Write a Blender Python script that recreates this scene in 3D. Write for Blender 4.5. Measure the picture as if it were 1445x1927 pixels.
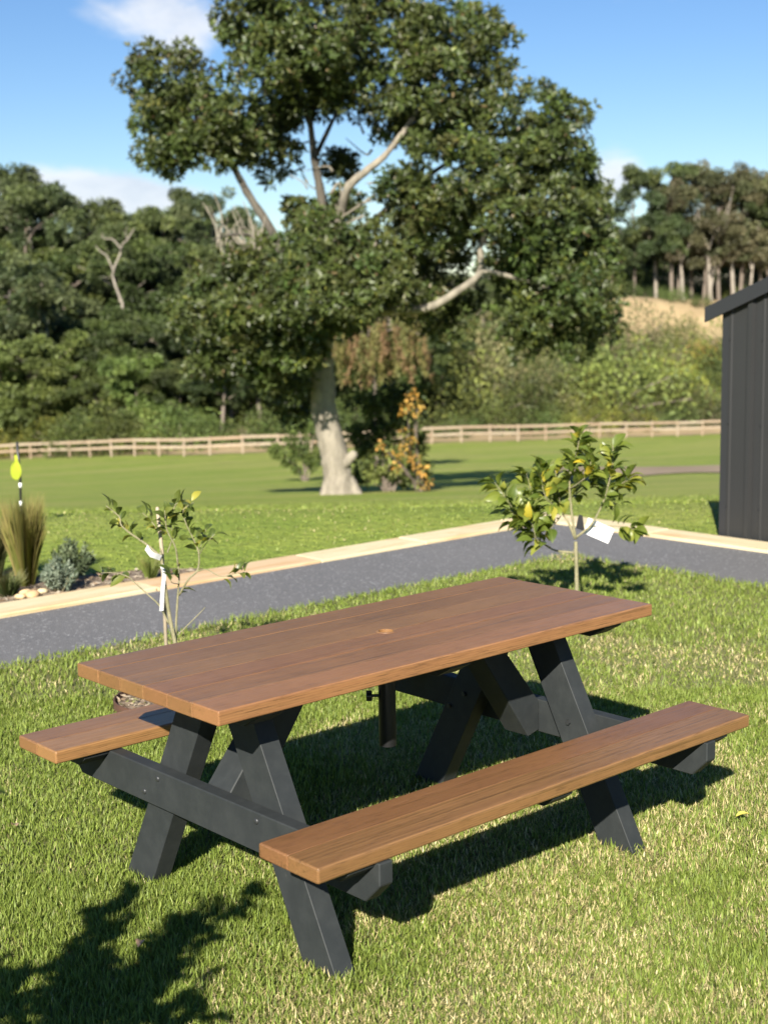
import bpy, bmesh, math, random
import numpy as np
from mathutils import Vector, Matrix

for _o in list(bpy.data.objects):
    bpy.data.objects.remove(_o)
scene = bpy.context.scene
COL = scene.collection

# ------------------------------------------------------------------ camera
CW, CH, CF = 1445.0, 1927.0, 2668.16
C = np.array([-2.86104, -3.18894, 1.76279])
F = np.array([0.66047364, 0.73619131, -0.14763784])
R = np.array([0.74261393, -0.66951954, -0.01637482])
U = np.array([0.11090142, 0.09882278, 0.98890593])
FH = np.array([F[0], F[1], 0.0]); FH /= np.linalg.norm(FH)
RH = np.array([FH[1], -FH[0], 0.0])

cd = bpy.data.cameras.new('camera')
cam = bpy.data.objects.new('camera', cd); COL.objects.link(cam)
cd.sensor_fit = 'HORIZONTAL'; cd.sensor_width = 36.0; cd.lens = CF / CW * 36.0
cd.clip_start = 0.05; cd.clip_end = 3000
cam.matrix_world = Matrix(((R[0], U[0], -F[0], C[0]), (R[1], U[1], -F[1], C[1]),
                           (R[2], U[2], -F[2], C[2]), (0, 0, 0, 1)))
cd.dof.use_dof = True; cd.dof.focus_distance = 4.35; cd.dof.aperture_fstop = 5.0
cd.dof.aperture_blades = 0
scene.camera = cam

def at(px, py, d):
    """world point seen at a photograph pixel, at horizontal depth d from the viewpoint"""
    v = F + R * (px - CW / 2) / CF - U * (py - CH / 2) / CF
    return C + v * (d / (v @ FH))

# ------------------------------------------------------------------ sky, sun, exposure
SUN = np.array([-1.38, -1.05, 1.0]); SUN /= np.linalg.norm(SUN)
EL = math.asin(SUN[2]); AZ = math.atan2(SUN[0], SUN[1])
world = bpy.data.worlds.new('World'); scene.world = world; world.use_nodes = True
wt = world.node_tree; wn = wt.nodes; wl = wt.links; wn.clear()

class NT:
    """small helper to write node trees"""
    def __init__(s, tree): s.t = tree
    def n(s, kind, **kw):
        nd = s.t.nodes.new(kind)
        for k, v in kw.items(): setattr(nd, k, v)
        return nd
    def l(s, a, b): s.t.links.new(a, b)
    def val(s, sock, v):
        if isinstance(v, bpy.types.NodeSocket): s.t.links.new(v, sock)
        else: sock.default_value = v
    def math(s, op, a, b=None, c=None, clamp=False):
        m = s.n('ShaderNodeMath', operation=op); m.use_clamp = clamp
        for i, v in enumerate((a, b, c)):
            if v is not None: s.val(m.inputs[i], v)
        return m.outputs[0]
    def vmath(s, op, a, b=None):
        m = s.n('ShaderNodeVectorMath', operation=op)
        s.val(m.inputs[0], a)
        if b is not None: s.val(m.inputs[1], b)
        return m.outputs['Value' if op in ('DOT_PRODUCT', 'LENGTH', 'DISTANCE') else 0]
    def mix(s, f, a, b, mode='MIX'):
        m = s.n('ShaderNodeMix', data_type='RGBA', blend_type=mode)
        s.val(m.inputs[0], f); s.val(m.inputs[6], a); s.val(m.inputs[7], b)
        return m.outputs[2]
    def noise(s, vec, scale, detail=4, rough=0.55, dist=0.0, out='Fac'):
        m = s.n('ShaderNodeTexNoise'); s.val(m.inputs['Vector'], vec)
        m.inputs['Scale'].default_value = scale; m.inputs['Detail'].default_value = detail
        m.inputs['Roughness'].default_value = rough; m.inputs['Distortion'].default_value = dist
        return m.outputs[out]
    def ramp(s, f, stops, interp='LINEAR'):
        m = s.n('ShaderNodeValToRGB'); cr = m.color_ramp; cr.interpolation = interp
        while len(cr.elements) < len(stops): cr.elements.new(0.5)
        for e, (p, c) in zip(cr.elements, stops):
            e.position = p; e.color = (c, c, c, 1) if isinstance(c, (int, float)) else (*c, 1)
        s.val(m.inputs[0], f); return m.outputs[0]
    def mapr(s, v, a, b, c=0.0, d=1.0, smooth=True):
        m = s.n('ShaderNodeMapRange'); m.interpolation_type = 'SMOOTHSTEP' if smooth else 'LINEAR'
        s.val(m.inputs[0], v)
        for i, x in enumerate((a, b, c, d)): m.inputs[i + 1].default_value = x
        return m.outputs[0]

w = NT(wt)
sky = w.n('ShaderNodeTexSky', sky_type='NISHITA'); sky.sun_disc = False
sky.sun_elevation = EL; sky.sun_rotation = AZ
sky.altitude = 0; sky.air_density = 1.0; sky.dust_density = 0.0; sky.ozone_density = 4.0
tc = w.n('ShaderNodeTexCoord'); dirv = w.vmath('NORMALIZE', tc.outputs['Generated'])
sep = w.n('ShaderNodeSeparateXYZ'); w.l(dirv, sep.inputs[0])
# clouds: fair weather cumulus, banks chosen by azimuth and elevation of the sky itself
mp = w.n('ShaderNodeMapping'); mp.inputs['Scale'].default_value = (1, 1, 2.2); w.l(dirv, mp.inputs[0])
cn = w.noise(mp.outputs[0], 9.0, 7, 0.6, 0.25)
bank = None
for (px, py, sx, sy, amp) in ((215, 30, 0.050, 0.020, 0.29), (335, 55, 0.042, 0.024, 0.33), (235, 368, 0.042, 0.0135, 0.58), (75, 358, 0.034, 0.0130, 0.55),
                              (1160, 340, 0.022, 0.0180, 0.60), (870, 2, 0.014, 0.006, 0.12),
                              (1290, 0, 0.020, 0.006, 0.10), (2300, 330, 0.12, 0.02, 0.4),
                              (-1100, 250, 0.12, 0.03, 0.4), (-2400, -200, 0.16, 0.05, 0.36), (3600, -300, 0.16, 0.05, 0.36)):
    p0 = at(px, py, 1000.0) - C; p0 /= np.linalg.norm(p0)
    az0 = Vector((p0[0], p0[1], 0)).normalized(); right = Vector((az0.y, -az0.x, 0))
    a = w.vmath('DOT_PRODUCT', dirv, tuple(right)); b = w.math('SUBTRACT', sep.outputs[2], float(p0[2]))
    front = w.math('GREATER_THAN', w.vmath('DOT_PRODUCT', dirv, tuple(az0)), 0.0)
    q = w.math('ADD', w.math('POWER', w.math('DIVIDE', a, sx), 2.0), w.math('POWER', w.math('DIVIDE', b, sy), 2.0))
    g = w.math('MULTIPLY', w.math('MULTIPLY', w.math('EXPONENT', w.math('MULTIPLY', q, -0.7)), amp), front)
    bank = g if bank is None else w.math('ADD', bank, g)
dens = w.mapr(w.math('ADD', cn, bank), 0.66, 0.98)
lowcut = w.mapr(sep.outputs[2], -0.02, 0.01)
dens = w.math('MULTIPLY', dens, lowcut)
hs = w.n('ShaderNodeHueSaturation'); hs.inputs['Hue'].default_value = 0.508; hs.inputs['Saturation'].default_value = 1.15; hs.inputs['Value'].default_value = 1.0
w.l(sky.outputs[0], hs.inputs['Color'])
cs = w.noise(mp.outputs[0], 14.0, 5, 0.6)
ccol = w.ramp(cs, [(0.3, (6.2, 6.7, 7.6)), (0.7, (8.8, 8.9, 9.1))])
cm = w.mix(w.math('MULTIPLY', dens, 0.85), hs.outputs[0], ccol)
bg = w.n('ShaderNodeBackground'); bg.inputs['Strength'].default_value = 0.052
w.l(cm, bg.inputs['Color'])
wo = w.n('ShaderNodeOutputWorld'); w.l(bg.outputs[0], wo.inputs['Surface'])

sl = bpy.data.lights.new('sun', 'SUN'); sl.energy = 5.0; sl.angle = math.radians(0.53); sl.color = (1.0, 0.93, 0.82)
so = bpy.data.objects.new('sun', sl); COL.objects.link(so)
so.rotation_euler = Vector(SUN).to_track_quat('Z', 'Y').to_euler(); so.location = (-20, -15, 25)

vs = scene.view_settings
vs.view_transform = 'Standard'; vs.look = 'None'; vs.exposure = 1.22; vs.gamma = 1.0
scene.cycles.use_denoising = True
scene.cycles.max_bounces = 6; scene.cycles.transparent_max_bounces = 4
scene.cycles.diffuse_bounces = 2; scene.cycles.glossy_bounces = 2; scene.cycles.transmission_bounces = 3
scene.cycles.caustics_reflective = False; scene.cycles.caustics_refractive = False

# ------------------------------------------------------------------ helpers
RNG = np.random.default_rng(7); random.seed(7)
def tag(o, label=None, cat=None, group=None, kind=None):
    if label: o['label'] = label
    if cat: o['category'] = cat
    if group: o['group'] = group
    if kind: o['kind'] = kind
    return o
def empty(name, loc=(0, 0, 0), rz=0.0):
    o = bpy.data.objects.new(name, None); COL.objects.link(o)
    o.location = loc; o.rotation_euler = (0, 0, rz); o.empty_display_size = 0.1
    return o
def link(name, me, mat=None, parent=None, loc=None, rot=None):
    o = bpy.data.objects.new(name, me); COL.objects.link(o)
    if mat is not None and len(me.materials) == 0: me.materials.append(mat)
    if parent is not None: o.parent = parent
    if loc is not None: o.location = loc
    if rot is not None: o.rotation_euler = rot
    return o
def fast_mesh(name, V, T, col=None, smooth=False):
    V = np.asarray(V, np.float32); T = np.asarray(T, np.int32)
    k = T.shape[1]
    me = bpy.data.meshes.new(name)
    me.vertices.add(len(V)); me.vertices.foreach_set('co', V.ravel())
    me.loops.add(T.size); me.loops.foreach_set('vertex_index', T.ravel())
    me.polygons.add(len(T)); me.polygons.foreach_set('loop_start', np.arange(0, T.size, k, dtype=np.int32))
    me.polygons.foreach_set('loop_total', np.full(len(T), k, np.int32))
    if smooth: me.polygons.foreach_set('use_smooth', np.ones(len(T), bool))
    me.update(calc_edges=True)
    if col is not None:
        at_ = me.attributes.new('Col', 'FLOAT_COLOR', 'POINT')
        cc = np.ones((len(V), 4), np.float32); cc[:, :3] = col
        at_.data.foreach_set('color', cc.ravel())
    return me
def bm_mesh(name, bm, smooth=False):
    me = bpy.data.meshes.new(name); bm.normal_update(); bm.to_mesh(me); bm.free()
    if smooth:
        for p in me.polygons: p.use_smooth = True
    return me
def board_mesh(name, lx, ly, lz, bev=0.004, seg=2, taper=None):
    bm = bmesh.new(); bmesh.ops.create_cube(bm, size=1.0)
    for v in bm.verts: v.co = Vector((v.co.x * lx, v.co.y * ly, v.co.z * lz))
    if bev > 0: bmesh.ops.bevel(bm, geom=bm.edges[:], offset=bev, segments=seg, affect='EDGES', profile=0.5)
    return bm_mesh(name, bm)
def plank_mesh(name, ln, wd, th, rl, rr, re):
    """board along x: rounded long edges (rl on -y, rr on +y) and eased ends"""
    def profile(sh):
        out = []
        for (sy, sz, r) in ((-1, -1, rl), (1, -1, rr), (1, 1, rr), (-1, 1, rl)):
            cy, cz = sy * (wd / 2 - r), sz * (th / 2 - r); a0 = {(-1, -1): math.pi, (1, -1): -math.pi / 2, (1, 1): 0, (-1, 1): math.pi / 2}[(sy, sz)]
            for k in range(4):
                a = a0 + k * math.pi / 6; out.append((cy + r * math.cos(a), cz + r * math.sin(a)))
        return [(y * (1 - 2 * sh / wd), z * (1 - 2 * sh / th)) for y, z in out]
    bm = bmesh.new(); rows = []
    for x, sh in ((-ln / 2, re), (-ln / 2 + re * .35, re * .3), (-ln / 2 + re, 0), (ln / 2 - re, 0), (ln / 2 - re * .35, re * .3), (ln / 2, re)):
        rows.append([bm.verts.new((x, y, z)) for y, z in profile(sh)])
    for a, b in zip(rows[:-1], rows[1:]):
        for i in range(16): bm.faces.new((a[i], a[(i + 1) % 16], b[(i + 1) % 16], b[i]))
    bm.faces.new(rows[0][::-1]); bm.faces.new(rows[-1]); bmesh.ops.recalc_face_normals(bm, faces=bm.faces[:]); return bm_mesh(name, bm)
def prism_mesh(name, outline, axis, a, b, bev=0.003):
    """extrude an outline: axis 'x' -> outline is (y,z); axis 'y' -> (x,z)"""
    bm = bmesh.new()
    def mk(t, p):
        return (t, p[0], p[1]) if axis == 'x' else ((p[0], t, p[1]) if axis == 'y' else (p[0], p[1], t))
    v0 = [bm.verts.new(mk(a, p)) for p in outline]; v1 = [bm.verts.new(mk(b, p)) for p in outline]
    bm.faces.new(v0); bm.faces.new(v1[::-1]); n = len(outline)
    for i in range(n): bm.faces.new((v0[i], v1[i], v1[(i + 1) % n], v0[(i + 1) % n]))
    bmesh.ops.recalc_face_normals(bm, faces=bm.faces[:])
    if bev > 0: bmesh.ops.bevel(bm, geom=bm.edges[:], offset=bev, segments=1, affect='EDGES')
    return bm_mesh(name, bm)
def tube_arrays(pts, rad, sides=8, cap=True):
    pts = np.asarray(pts, float); rad = np.asarray(rad, float); n = len(pts)
    tan = np.gradient(pts, axis=0); tan /= np.linalg.norm(tan, axis=1)[:, None] + 1e-9
    ref = np.array([0.31, 0.17, 0.93]);
    V = []
    for i in range(n):
        a = np.cross(tan[i], ref)
        if np.linalg.norm(a) < 0.1: a = np.cross(tan[i], [1, 0, 0])
        a /= np.linalg.norm(a); b = np.cross(tan[i], a)
        th = np.linspace(0, 2 * np.pi, sides, endpoint=False)
        V.append(pts[i] + rad[i] * (np.cos(th)[:, None] * a + np.sin(th)[:, None] * b))
    V = np.concatenate(V); Fc = []
    for i in range(n - 1):
        for j in range(sides):
            a0 = i * sides + j; a1 = i * sides + (j + 1) % sides
            Fc.append((a0, a1, a1 + sides, a0 + sides))
    if cap:
        V = np.vstack([V, pts[-1:] + tan[-1] * rad[-1] * 0.5, pts[:1]])
        t = len(V) - 2; o = (n - 1) * sides
        for j in range(sides): Fc.append((o + j, o + (j + 1) % sides, t, t))
        for j in range(sides): Fc.append(((j + 1) % sides, j, t + 1, t + 1))
    return V, Fc
def spline(pts, n=8):
    """Catmull-Rom through control points"""
    P = np.asarray(pts, float); P = np.vstack([2 * P[0] - P[1], P, 2 * P[-1] - P[-2]]); out = []
    for i in range(1, len(P) - 2):
        for t in np.linspace(0, 1, n, endpoint=False):
            a, b, c, d = P[i - 1:i + 3]
            out.append(0.5 * (2 * b + (c - a) * t + (2 * a - 5 * b + 4 * c - d) * t ** 2 + (3 * b - a - 3 * c + d) * t ** 3))
    out.append(P[-2]); return np.array(out)
def tubes_mesh(name, items, sides=8, wob=0.0, rng=None):
    bm = bmesh.new()
    for pts, rad in items:
        V, Fc = tube_arrays(pts, rad, sides)
        if wob > 0:
            rr = np.repeat(rad, sides); V[:len(rr)] += (rng.normal(0, 1, (len(rr), 3)) * (wob * rr)[:, None])
        vs_ = [bm.verts.new(v) for v in V]
        for f in Fc:
            ff = [vs_[i] for i in dict.fromkeys(f)]
            try: bm.faces.new(ff)
            except ValueError: pass
    bmesh.ops.recalc_face_normals(bm, faces=bm.faces[:])
    return bm_mesh(name, bm, True)
def unit(v): return v / (np.linalg.norm(v, axis=-1, keepdims=True) + 1e-9)
def leaf_arrays(P, D, L, W, rng, fold=0.25, mid=0.45, droop=0.0, six=False):
    """many folded leaves at once: 2 triangles each (or 4 with a bent tip when six)"""
    n = len(P); D = unit(D); N = unit(np.cross(D, rng.normal(size=(n, 3)))); S = np.cross(D, N)
    L = np.broadcast_to(L, n)[:, None]; W = np.broadcast_to(W, n)[:, None]
    tip = P + D * L - np.array([0, 0, 1.0]) * L * droop
    if not six:
        m = P + D * L * mid + N * W * fold
        V = np.stack([P, m + S * W / 2, tip, m - S * W / 2], 1).reshape(-1, 3)
        b = np.arange(n)[:, None] * 4
        T = np.concatenate([b + [0, 1, 2], b + [0, 2, 3]], 0)
        return V, T, 4
    m1 = P + D * L * 0.33; m2 = P + D * L * 0.70 - N * L * 0.05
    V = np.stack([P, m1 + S * W / 2 + N * W * fold, m1 - S * W / 2 + N * W * fold, m2 + S * W * 0.42 + N * W * fold * 0.7,
                  m2 - S * W * 0.42 + N * W * fold * 0.7, tip - N * L * 0.1], 1).reshape(-1, 3)
    b = np.arange(n)[:, None] * 6
    T = np.concatenate([b + [0, 1, 2], b + [1, 3, 2], b + [2, 3, 4], b + [3, 5, 4]], 0)
    return V, T, 6
def sphere_dirs(n, rng):
    return unit(rng.normal(size=(n, 3)))
def vnoise(x, y, seed=0):
    """smooth value noise for planting patterns"""
    r = np.random.default_rng(seed); tab = r.random((256, 256))
    xi = np.floor(x).astype(int); yi = np.floor(y).astype(int); fx = x - xi; fy = y - yi
    fx = fx * fx * (3 - 2 * fx); fy = fy * fy * (3 - 2 * fy)
    g = lambda i, j: tab[i % 256, j % 256]
    return (g(xi, yi) * (1 - fx) + g(xi + 1, yi) * fx) * (1 - fy) + (g(xi, yi + 1) * (1 - fx) + g(xi + 1, yi + 1) * fx) * fy

# ------------------------------------------------------------------ materials
def newmat(name):
    m = bpy.data.materials.new(name); m.use_nodes = True; t = m.node_tree
    t.nodes.clear(); s = NT(t)
    out = s.n('ShaderNodeOutputMaterial'); p = s.n('ShaderNodeBsdfPrincipled'); s.l(p.outputs[0], out.inputs[0])
    return m, s, p, out
def bump(s, p, h, strength=0.3, dist=0.01):
    b = s.n('ShaderNodeBump'); b.inputs['Strength'].default_value = strength; b.inputs['Distance'].default_value = dist
    s.val(b.inputs['Height'], h); s.l(b.outputs[0], p.inputs['Normal']); return b

def mat_wood(name, dark, light, red):
    m, s, p, out = newmat(name)
    tc = s.n('ShaderNodeTexCoord'); oi = s.n('ShaderNodeObjectInfo')
    off = s.n('ShaderNodeCombineXYZ')
    s.l(s.math('MULTIPLY', oi.outputs['Random'], 37.0), off.inputs[0])
    s.l(s.math('MULTIPLY', s.math('FRACT', s.math('MULTIPLY', oi.outputs['Random'], 13.7)), 0.3), off.inputs[1])
    s.l(s.math('MULTIPLY', s.math('SUBTRACT', s.math('FRACT', s.math('MULTIPLY', oi.outputs['Random'], 57.3)), 1.25), 0.16), off.inputs[2])
    v = s.vmath('ADD', tc.outputs['Object'], off.outputs[0])
    mp = s.n('ShaderNodeMapping'); mp.inputs['Scale'].default_value = (0.55, 9, 9); s.l(v, mp.inputs[0])
    warp = s.noise(mp.outputs[0], 0.55, 3, 0.5, 0, 'Color')
    v2 = s.vmath('ADD', v, s.vmath('MULTIPLY', s.vmath('SUBTRACT', warp, (0.5, 0.5, 0.5)), (0.0, 0.022, 0.022)))
    wv = s.n('ShaderNodeTexWave', wave_type='RINGS', rings_direction='X', wave_profile='SAW')
    s.l(v2, wv.inputs['Vector']); wv.inputs['Scale'].default_value = 52.0
    wv.inputs['Distortion'].default_value = 0.6; wv.inputs['Detail'].default_value = 3; wv.inputs['Detail Scale'].default_value = 0.6
    # pores: thin dark dashes along the grain
    mp2 = s.n('ShaderNodeMapping'); mp2.inputs['Scale'].default_value = (14, 520, 520); s.l(v, mp2.inputs[0])
    pore = s.noise(mp2.outputs[0], 1.0, 2, 0.6)
    mp3 = s.n('ShaderNodeMapping'); mp3.inputs['Scale'].default_value = (1.5, 85, 85); s.l(v, mp3.inputs[0])
    streak = s.noise(mp3.outputs[0], 1.0, 5, 0.65)
    patch = s.noise(v, 2.6, 3, 0.5)
    c = s.mix(s.mapr(wv.outputs['Fac'], 0.0, 1.0, 0.30, 0.85), (*dark, 1), (*light, 1))
    c = s.mix(s.mapr(streak, 0.3, 0.72), c, (*red, 1))
    c = s.mix(s.math('MULTIPLY', s.mapr(streak, 0.52, 0.75), 0.7), c, (*light, 1))
    c = s.mix(s.math('MULTIPLY', s.mapr(streak, 0.47, 0.30), 0.6), c, tuple(x * 0.62 for x in dark) + (1,))
    c = s.mix(s.math('MULTIPLY', s.mapr(pore, 0.54, 0.68), 0.6), c, tuple(x * 0.38 for x in dark) + (1,))
    hsv = s.n('ShaderNodeHueSaturation'); s.l(c, hsv.inputs['Color'])
    rv = s.math('FRACT', s.math('MULTIPLY', oi.outputs['Random'], 7.31))
    s.l(s.math('ADD', s.math('MULTIPLY', rv, 0.42), s.math('ADD', s.math('MULTIPLY', patch, 0.40), 0.58)), hsv.inputs['Value'])
    s.l(s.math('ADD', 0.493, s.math('MULTIPLY', s.math('FRACT', s.math('MULTIPLY', oi.outputs['Random'], 91.7)), 0.016)), hsv.inputs['Hue'])
    s.l(hsv.outputs[0], p.inputs['Base Color'])
    s.l(s.mapr(streak, 0.2, 0.8, 0.34, 0.50), p.inputs['Roughness'])
    p.inputs['Specular IOR Level'].default_value = 0.5
    p.inputs['Coat Weight'].default_value = 0.10; p.inputs['Coat Roughness'].default_value = 0.35
    bump(s, p, s.math('SUBTRACT', s.math('MULTIPLY', streak, 0.5), s.math('MULTIPLY', s.mapr(pore, 0.55, 0.7), 0.6)), 0.25, 0.0012)
    return m
M = {}
M['wood'] = mat_wood('oiled hardwood', (0.138, 0.068, 0.027), (0.330, 0.180, 0.068), (0.203, 0.098, 0.038))

m, s, p, _ = newmat('charcoal paint'); M['paint'] = m
tc = s.n('ShaderNodeTexCoord'); oi = s.n('ShaderNodeObjectInfo')
v = s.vmath('ADD', tc.outputs['Object'], s.vmath('SCALE', (1, 1, 1), None))
mp = s.n('ShaderNodeMapping'); mp.inputs['Scale'].default_value = (5, 90, 12); s.l(tc.outputs['Object'], mp.inputs[0])
g1 = s.noise(mp.outputs[0], 1.0, 4, 0.6); g2 = s.noise(tc.outputs['Object'], 18, 5, 0.65); g3 = s.noise(tc.outputs['Object'], 3.0, 4, 0.6)
c = s.mix(s.mapr(g2, 0.35, 0.75), (0.022, 0.0255, 0.0265, 1), (0.030, 0.034, 0.0345, 1))
c = s.mix(s.math('MULTIPLY', s.mapr(g3, 0.55, 0.8), 0.5), c, (0.040, 0.043, 0.042, 1))
c = s.mix(s.math('MULTIPLY', s.mapr(g2, 0.70, 0.78), 0.35), c, (0.10, 0.10, 0.095, 1))
s.l(c, p.inputs['Base Color']); p.inputs['Specular IOR Level'].default_value = 0.28
s.l(s.mapr(g3, 0.3, 0.7, 0.55, 0.68), p.inputs['Roughness']); bump(s, p, s.math('ADD', g1, s.math('MULTIPLY', g2, 0.3)), 0.35, 0.0015)

def plain(name, col, rough=0.5, metal=0.0, var=0.15, scale=20, spec=0.5, bmp=0.0):
    m, s, p, _ = newmat(name); tc = s.n('ShaderNodeTexCoord')
    n = s.noise(tc.outputs['Object'], scale, 4, 0.6)
    s.l(s.mix(n, tuple(c * (1 - var) for c in col) + (1,), tuple(min(1, c * (1 + var)) for c in col) + (1,)), p.inputs['Base Color'])
    p.inputs['Roughness'].default_value = rough; p.inputs['Metallic'].default_value = metal; p.inputs['Specular IOR Level'].default_value = spec
    if bmp: bump(s, p, n, bmp, 0.004)
    return m
M['steel_dark'] = plain('black metal', (0.012, 0.012, 0.013), 0.4, 0.2)
M['bolt'] = plain('bolt', (0.05, 0.053, 0.055), 0.42, 0.5)
M['white'] = plain('white plastic', (0.80, 0.80, 0.78), 0.45, var=0.04)
M['black'] = plain('black plastic', (0.02, 0.02, 0.022), 0.35)
M['grey_ink'] = plain('grey print', (0.45, 0.45, 0.45), 0.6)
M['rust'] = plain('rusted steel', (0.085, 0.040, 0.024), 0.8, var=0.4, scale=30, bmp=0.3)
M['stake'] = plain('weathered stake', (0.36, 0.30, 0.21), 0.75, var=0.25, scale=40, bmp=0.2)
M['shed'] = plain('dark grey steel sheet', (0.021, 0.0215, 0.0215), 0.5, var=0.10, scale=3, spec=0.5)
M['shed_trim'] = plain('dark grey flashing', (0.021, 0.022, 0.024), 0.45, var=0.08, scale=3)
M['flag'] = plain('yellow plastic', (0.46, 0.54, 0.03), 0.5, var=0.08)
M['pale_roof'] = plain('pale roof sheet', (0.62, 0.64, 0.66), 0.4, var=0.06, scale=2)
M['render_wall'] = plain('rendered wall', (0.40, 0.36, 0.31), 0.8, var=0.1, scale=2)
M['window'] = plain('dark window', (0.03, 0.035, 0.04), 0.1, var=0.1, scale=2)
M['asphalt_edge'] = plain('bitumen edge', (0.05, 0.05, 0.05), 0.9, var=0.3, scale=60)

# timber of the fence
m, s, p, _ = newmat('weathered fence timber'); M['fence'] = m
tc = s.n('ShaderNodeTexCoord'); oi = s.n('ShaderNodeObjectInfo')
n = s.noise(tc.outputs['Object'], 6, 4, 0.6)
c = s.mix(s.mapr(n, 0.3, 0.7), (0.30, 0.23, 0.16, 1), (0.44, 0.36, 0.27, 1))
c = s.mix(s.math('MULTIPLY', oi.outputs['Random'], 0.5), c, (0.26, 0.15, 0.085, 1))
s.l(c, p.inputs['Base Color']); p.inputs['Roughness'].default_value = 0.85

# asphalt
m, s, p, _ = newmat('asphalt'); M['asphalt'] = m
tc = s.n('ShaderNodeTexCoord'); o = tc.outputs['Object']
vo = s.n('ShaderNodeTexVoronoi'); s.l(o, vo.inputs['Vector']); vo.inputs['Scale'].default_value = 130
vs1 = s.n('ShaderNodeTexVoronoi'); s.l(o, vs1.inputs['Vector']); vs1.inputs['Scale'].default_value = 85
n1 = s.noise(o, 0.9, 5, 0.6); n2 = s.noise(o, 60, 4, 0.7)
sepc = s.n('ShaderNodeSeparateColor'); s.l(vo.outputs['Color'], sepc.inputs[0])
c = s.mix(sepc.outputs[0], (0.095, 0.095, 0.096, 1), (0.155, 0.154, 0.155, 1))
sepc2 = s.n('ShaderNodeSeparateColor'); s.l(vs1.outputs['Color'], sepc2.inputs[0])
c = s.mix(s.math('GREATER_THAN', sepc2.outputs[1], 0.95), c, (0.28, 0.28, 0.28, 1))
c = s.mix(s.mapr(n1, 0.35, 0.7, 0, 0.4), c, (0.150, 0.147, 0.145, 1))
s.l(c, p.inputs['Base Color']); p.inputs['Roughness'].default_value = 0.85
bump(s, p, s.math('ADD', vo.outputs['Distance'], s.math('MULTIPLY', n2, 0.4)), 0.6, 0.006)

# sandstone
m, s, p, _ = newmat('sawn sandstone'); M['sandstone'] = m
tc = s.n('ShaderNodeTexCoord'); oi = s.n('ShaderNodeObjectInfo')
off = s.n('ShaderNodeCombineXYZ'); s.l(s.math('MULTIPLY', oi.outputs['Random'], 50), off.inputs[0]); s.l(s.math('MULTIPLY', oi.outputs['Random'], 23), off.inputs[1])
v = s.vmath('ADD', tc.outputs['Object'], off.outputs[0])
mp = s.n('ShaderNodeMapping'); mp.inputs['Scale'].default_value = (1.1, 7, 7); s.l(v, mp.inputs[0])
b1 = s.noise(mp.outputs[0], 1.2, 5, 0.6, 0.8); b2 = s.noise(v, 70, 3, 0.6)
c = s.ramp(b1, [(0.28, (0.58, 0.47, 0.27)), (0.48, (0.64, 0.55, 0.35)), (0.64, (0.56, 0.40, 0.20)), (0.82, (0.45, 0.25, 0.12))])
rr = s.math('FRACT', s.math('MULTIPLY', oi.outputs['Random'], 5.7))
c = s.mix(s.math('MULTIPLY', s.math('GREATER_THAN', rr, 0.68), 0.42), c, (0.47, 0.25, 0.12, 1))
c = s.mix(s.math('MULTIPLY', b2, 0.25), c, (0.30, 0.22, 0.14, 1))
s.l(c, p.inputs['Base Color']); p.inputs['Roughness'].default_value = 0.9; bump(s, p, b2, 0.4, 0.004)

# soil and mulch
def mat_soil(name, c0, c1, c2, sc):
    m, s, p, _ = newmat(name); tc = s.n('ShaderNodeTexCoord'); o = tc.outputs['Object']
    a = s.noise(o, sc, 6, 0.65); b = s.noise(o, sc * 5, 4, 0.7)
    c = s.mix(s.mapr(a, 0.3, 0.7), (*c0, 1), (*c1, 1)); c = s.mix(s.mapr(b, 0.5, 0.75), c, (*c2, 1))
    s.l(c, p.inputs['Base Color']); p.inputs['Roughness'].default_value = 0.95; bump(s, p, b, 0.8, 0.03); return m
M['soil'] = mat_soil('garden soil', (0.13, 0.09, 0.06), (0.25, 0.19, 0.13), (0.36, 0.30, 0.22), 6)
M['dirt'] = mat_soil('dry track', (0.21, 0.15, 0.095), (0.29, 0.22, 0.14), (0.22, 0.20, 0.09), 0.7)
M['under'] = mat_soil('lawn thatch', (0.13, 0.15, 0.04), (0.20, 0.20, 0.07), (0.30, 0.26, 0.13), 14)
M['forest_floor'] = mat_soil('forest floor', (0.10, 0.085, 0.045), (0.17, 0.14, 0.08), (0.12, 0.13, 0.04), 0.25)
M['dry_bank'] = mat_soil('dry grass bank', (0.27, 0.20, 0.105), (0.35, 0.265, 0.14), (0.24, 0.16, 0.08), 0.35)

# paddock turf
m, s, p, _ = newmat('paddock turf'); M['turf'] = m
ge = s.n('ShaderNodeNewGeometry'); o = ge.outputs['Position']
a = s.noise(o, 0.14, 4, 0.6, 0.4); b = s.noise(o, 1.1, 5, 0.65); c_ = s.noise(o, 9.0, 4, 0.7)
mpn = s.n('ShaderNodeMapping'); mpn.inputs['Rotation'].default_value = (0, 0, 0.75); mpn.inputs['Scale'].default_value = (0.10, 0.55, 1); s.l(o, mpn.inputs[0])
d_ = s.noise(mpn.outputs[0], 0.6, 3, 0.5)
c = s.mix(s.mapr(b, 0.3, 0.7), (0.175, 0.240, 0.036, 1), (0.245, 0.295, 0.052, 1))
c = s.mix(s.mapr(d_, 0.42, 0.62, 0, 0.8), c, (0.285, 0.295, 0.080, 1))
c = s.mix(s.mapr(a, 0.5, 0.7, 0, 0.4), c, (0.29, 0.26, 0.10, 1))
c = s.mix(s.mapr(c_, 0.42, 0.72, 0, 0.6), c, (0.115, 0.170, 0.025, 1))
s.l(c, p.inputs['Base Color']); p.inputs['Roughness'].default_value = 0.9; p.inputs['Specular IOR Level'].default_value = 0.2
bump(s, p, s.math('ADD', c_, b), 0.9, 0.08)

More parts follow.
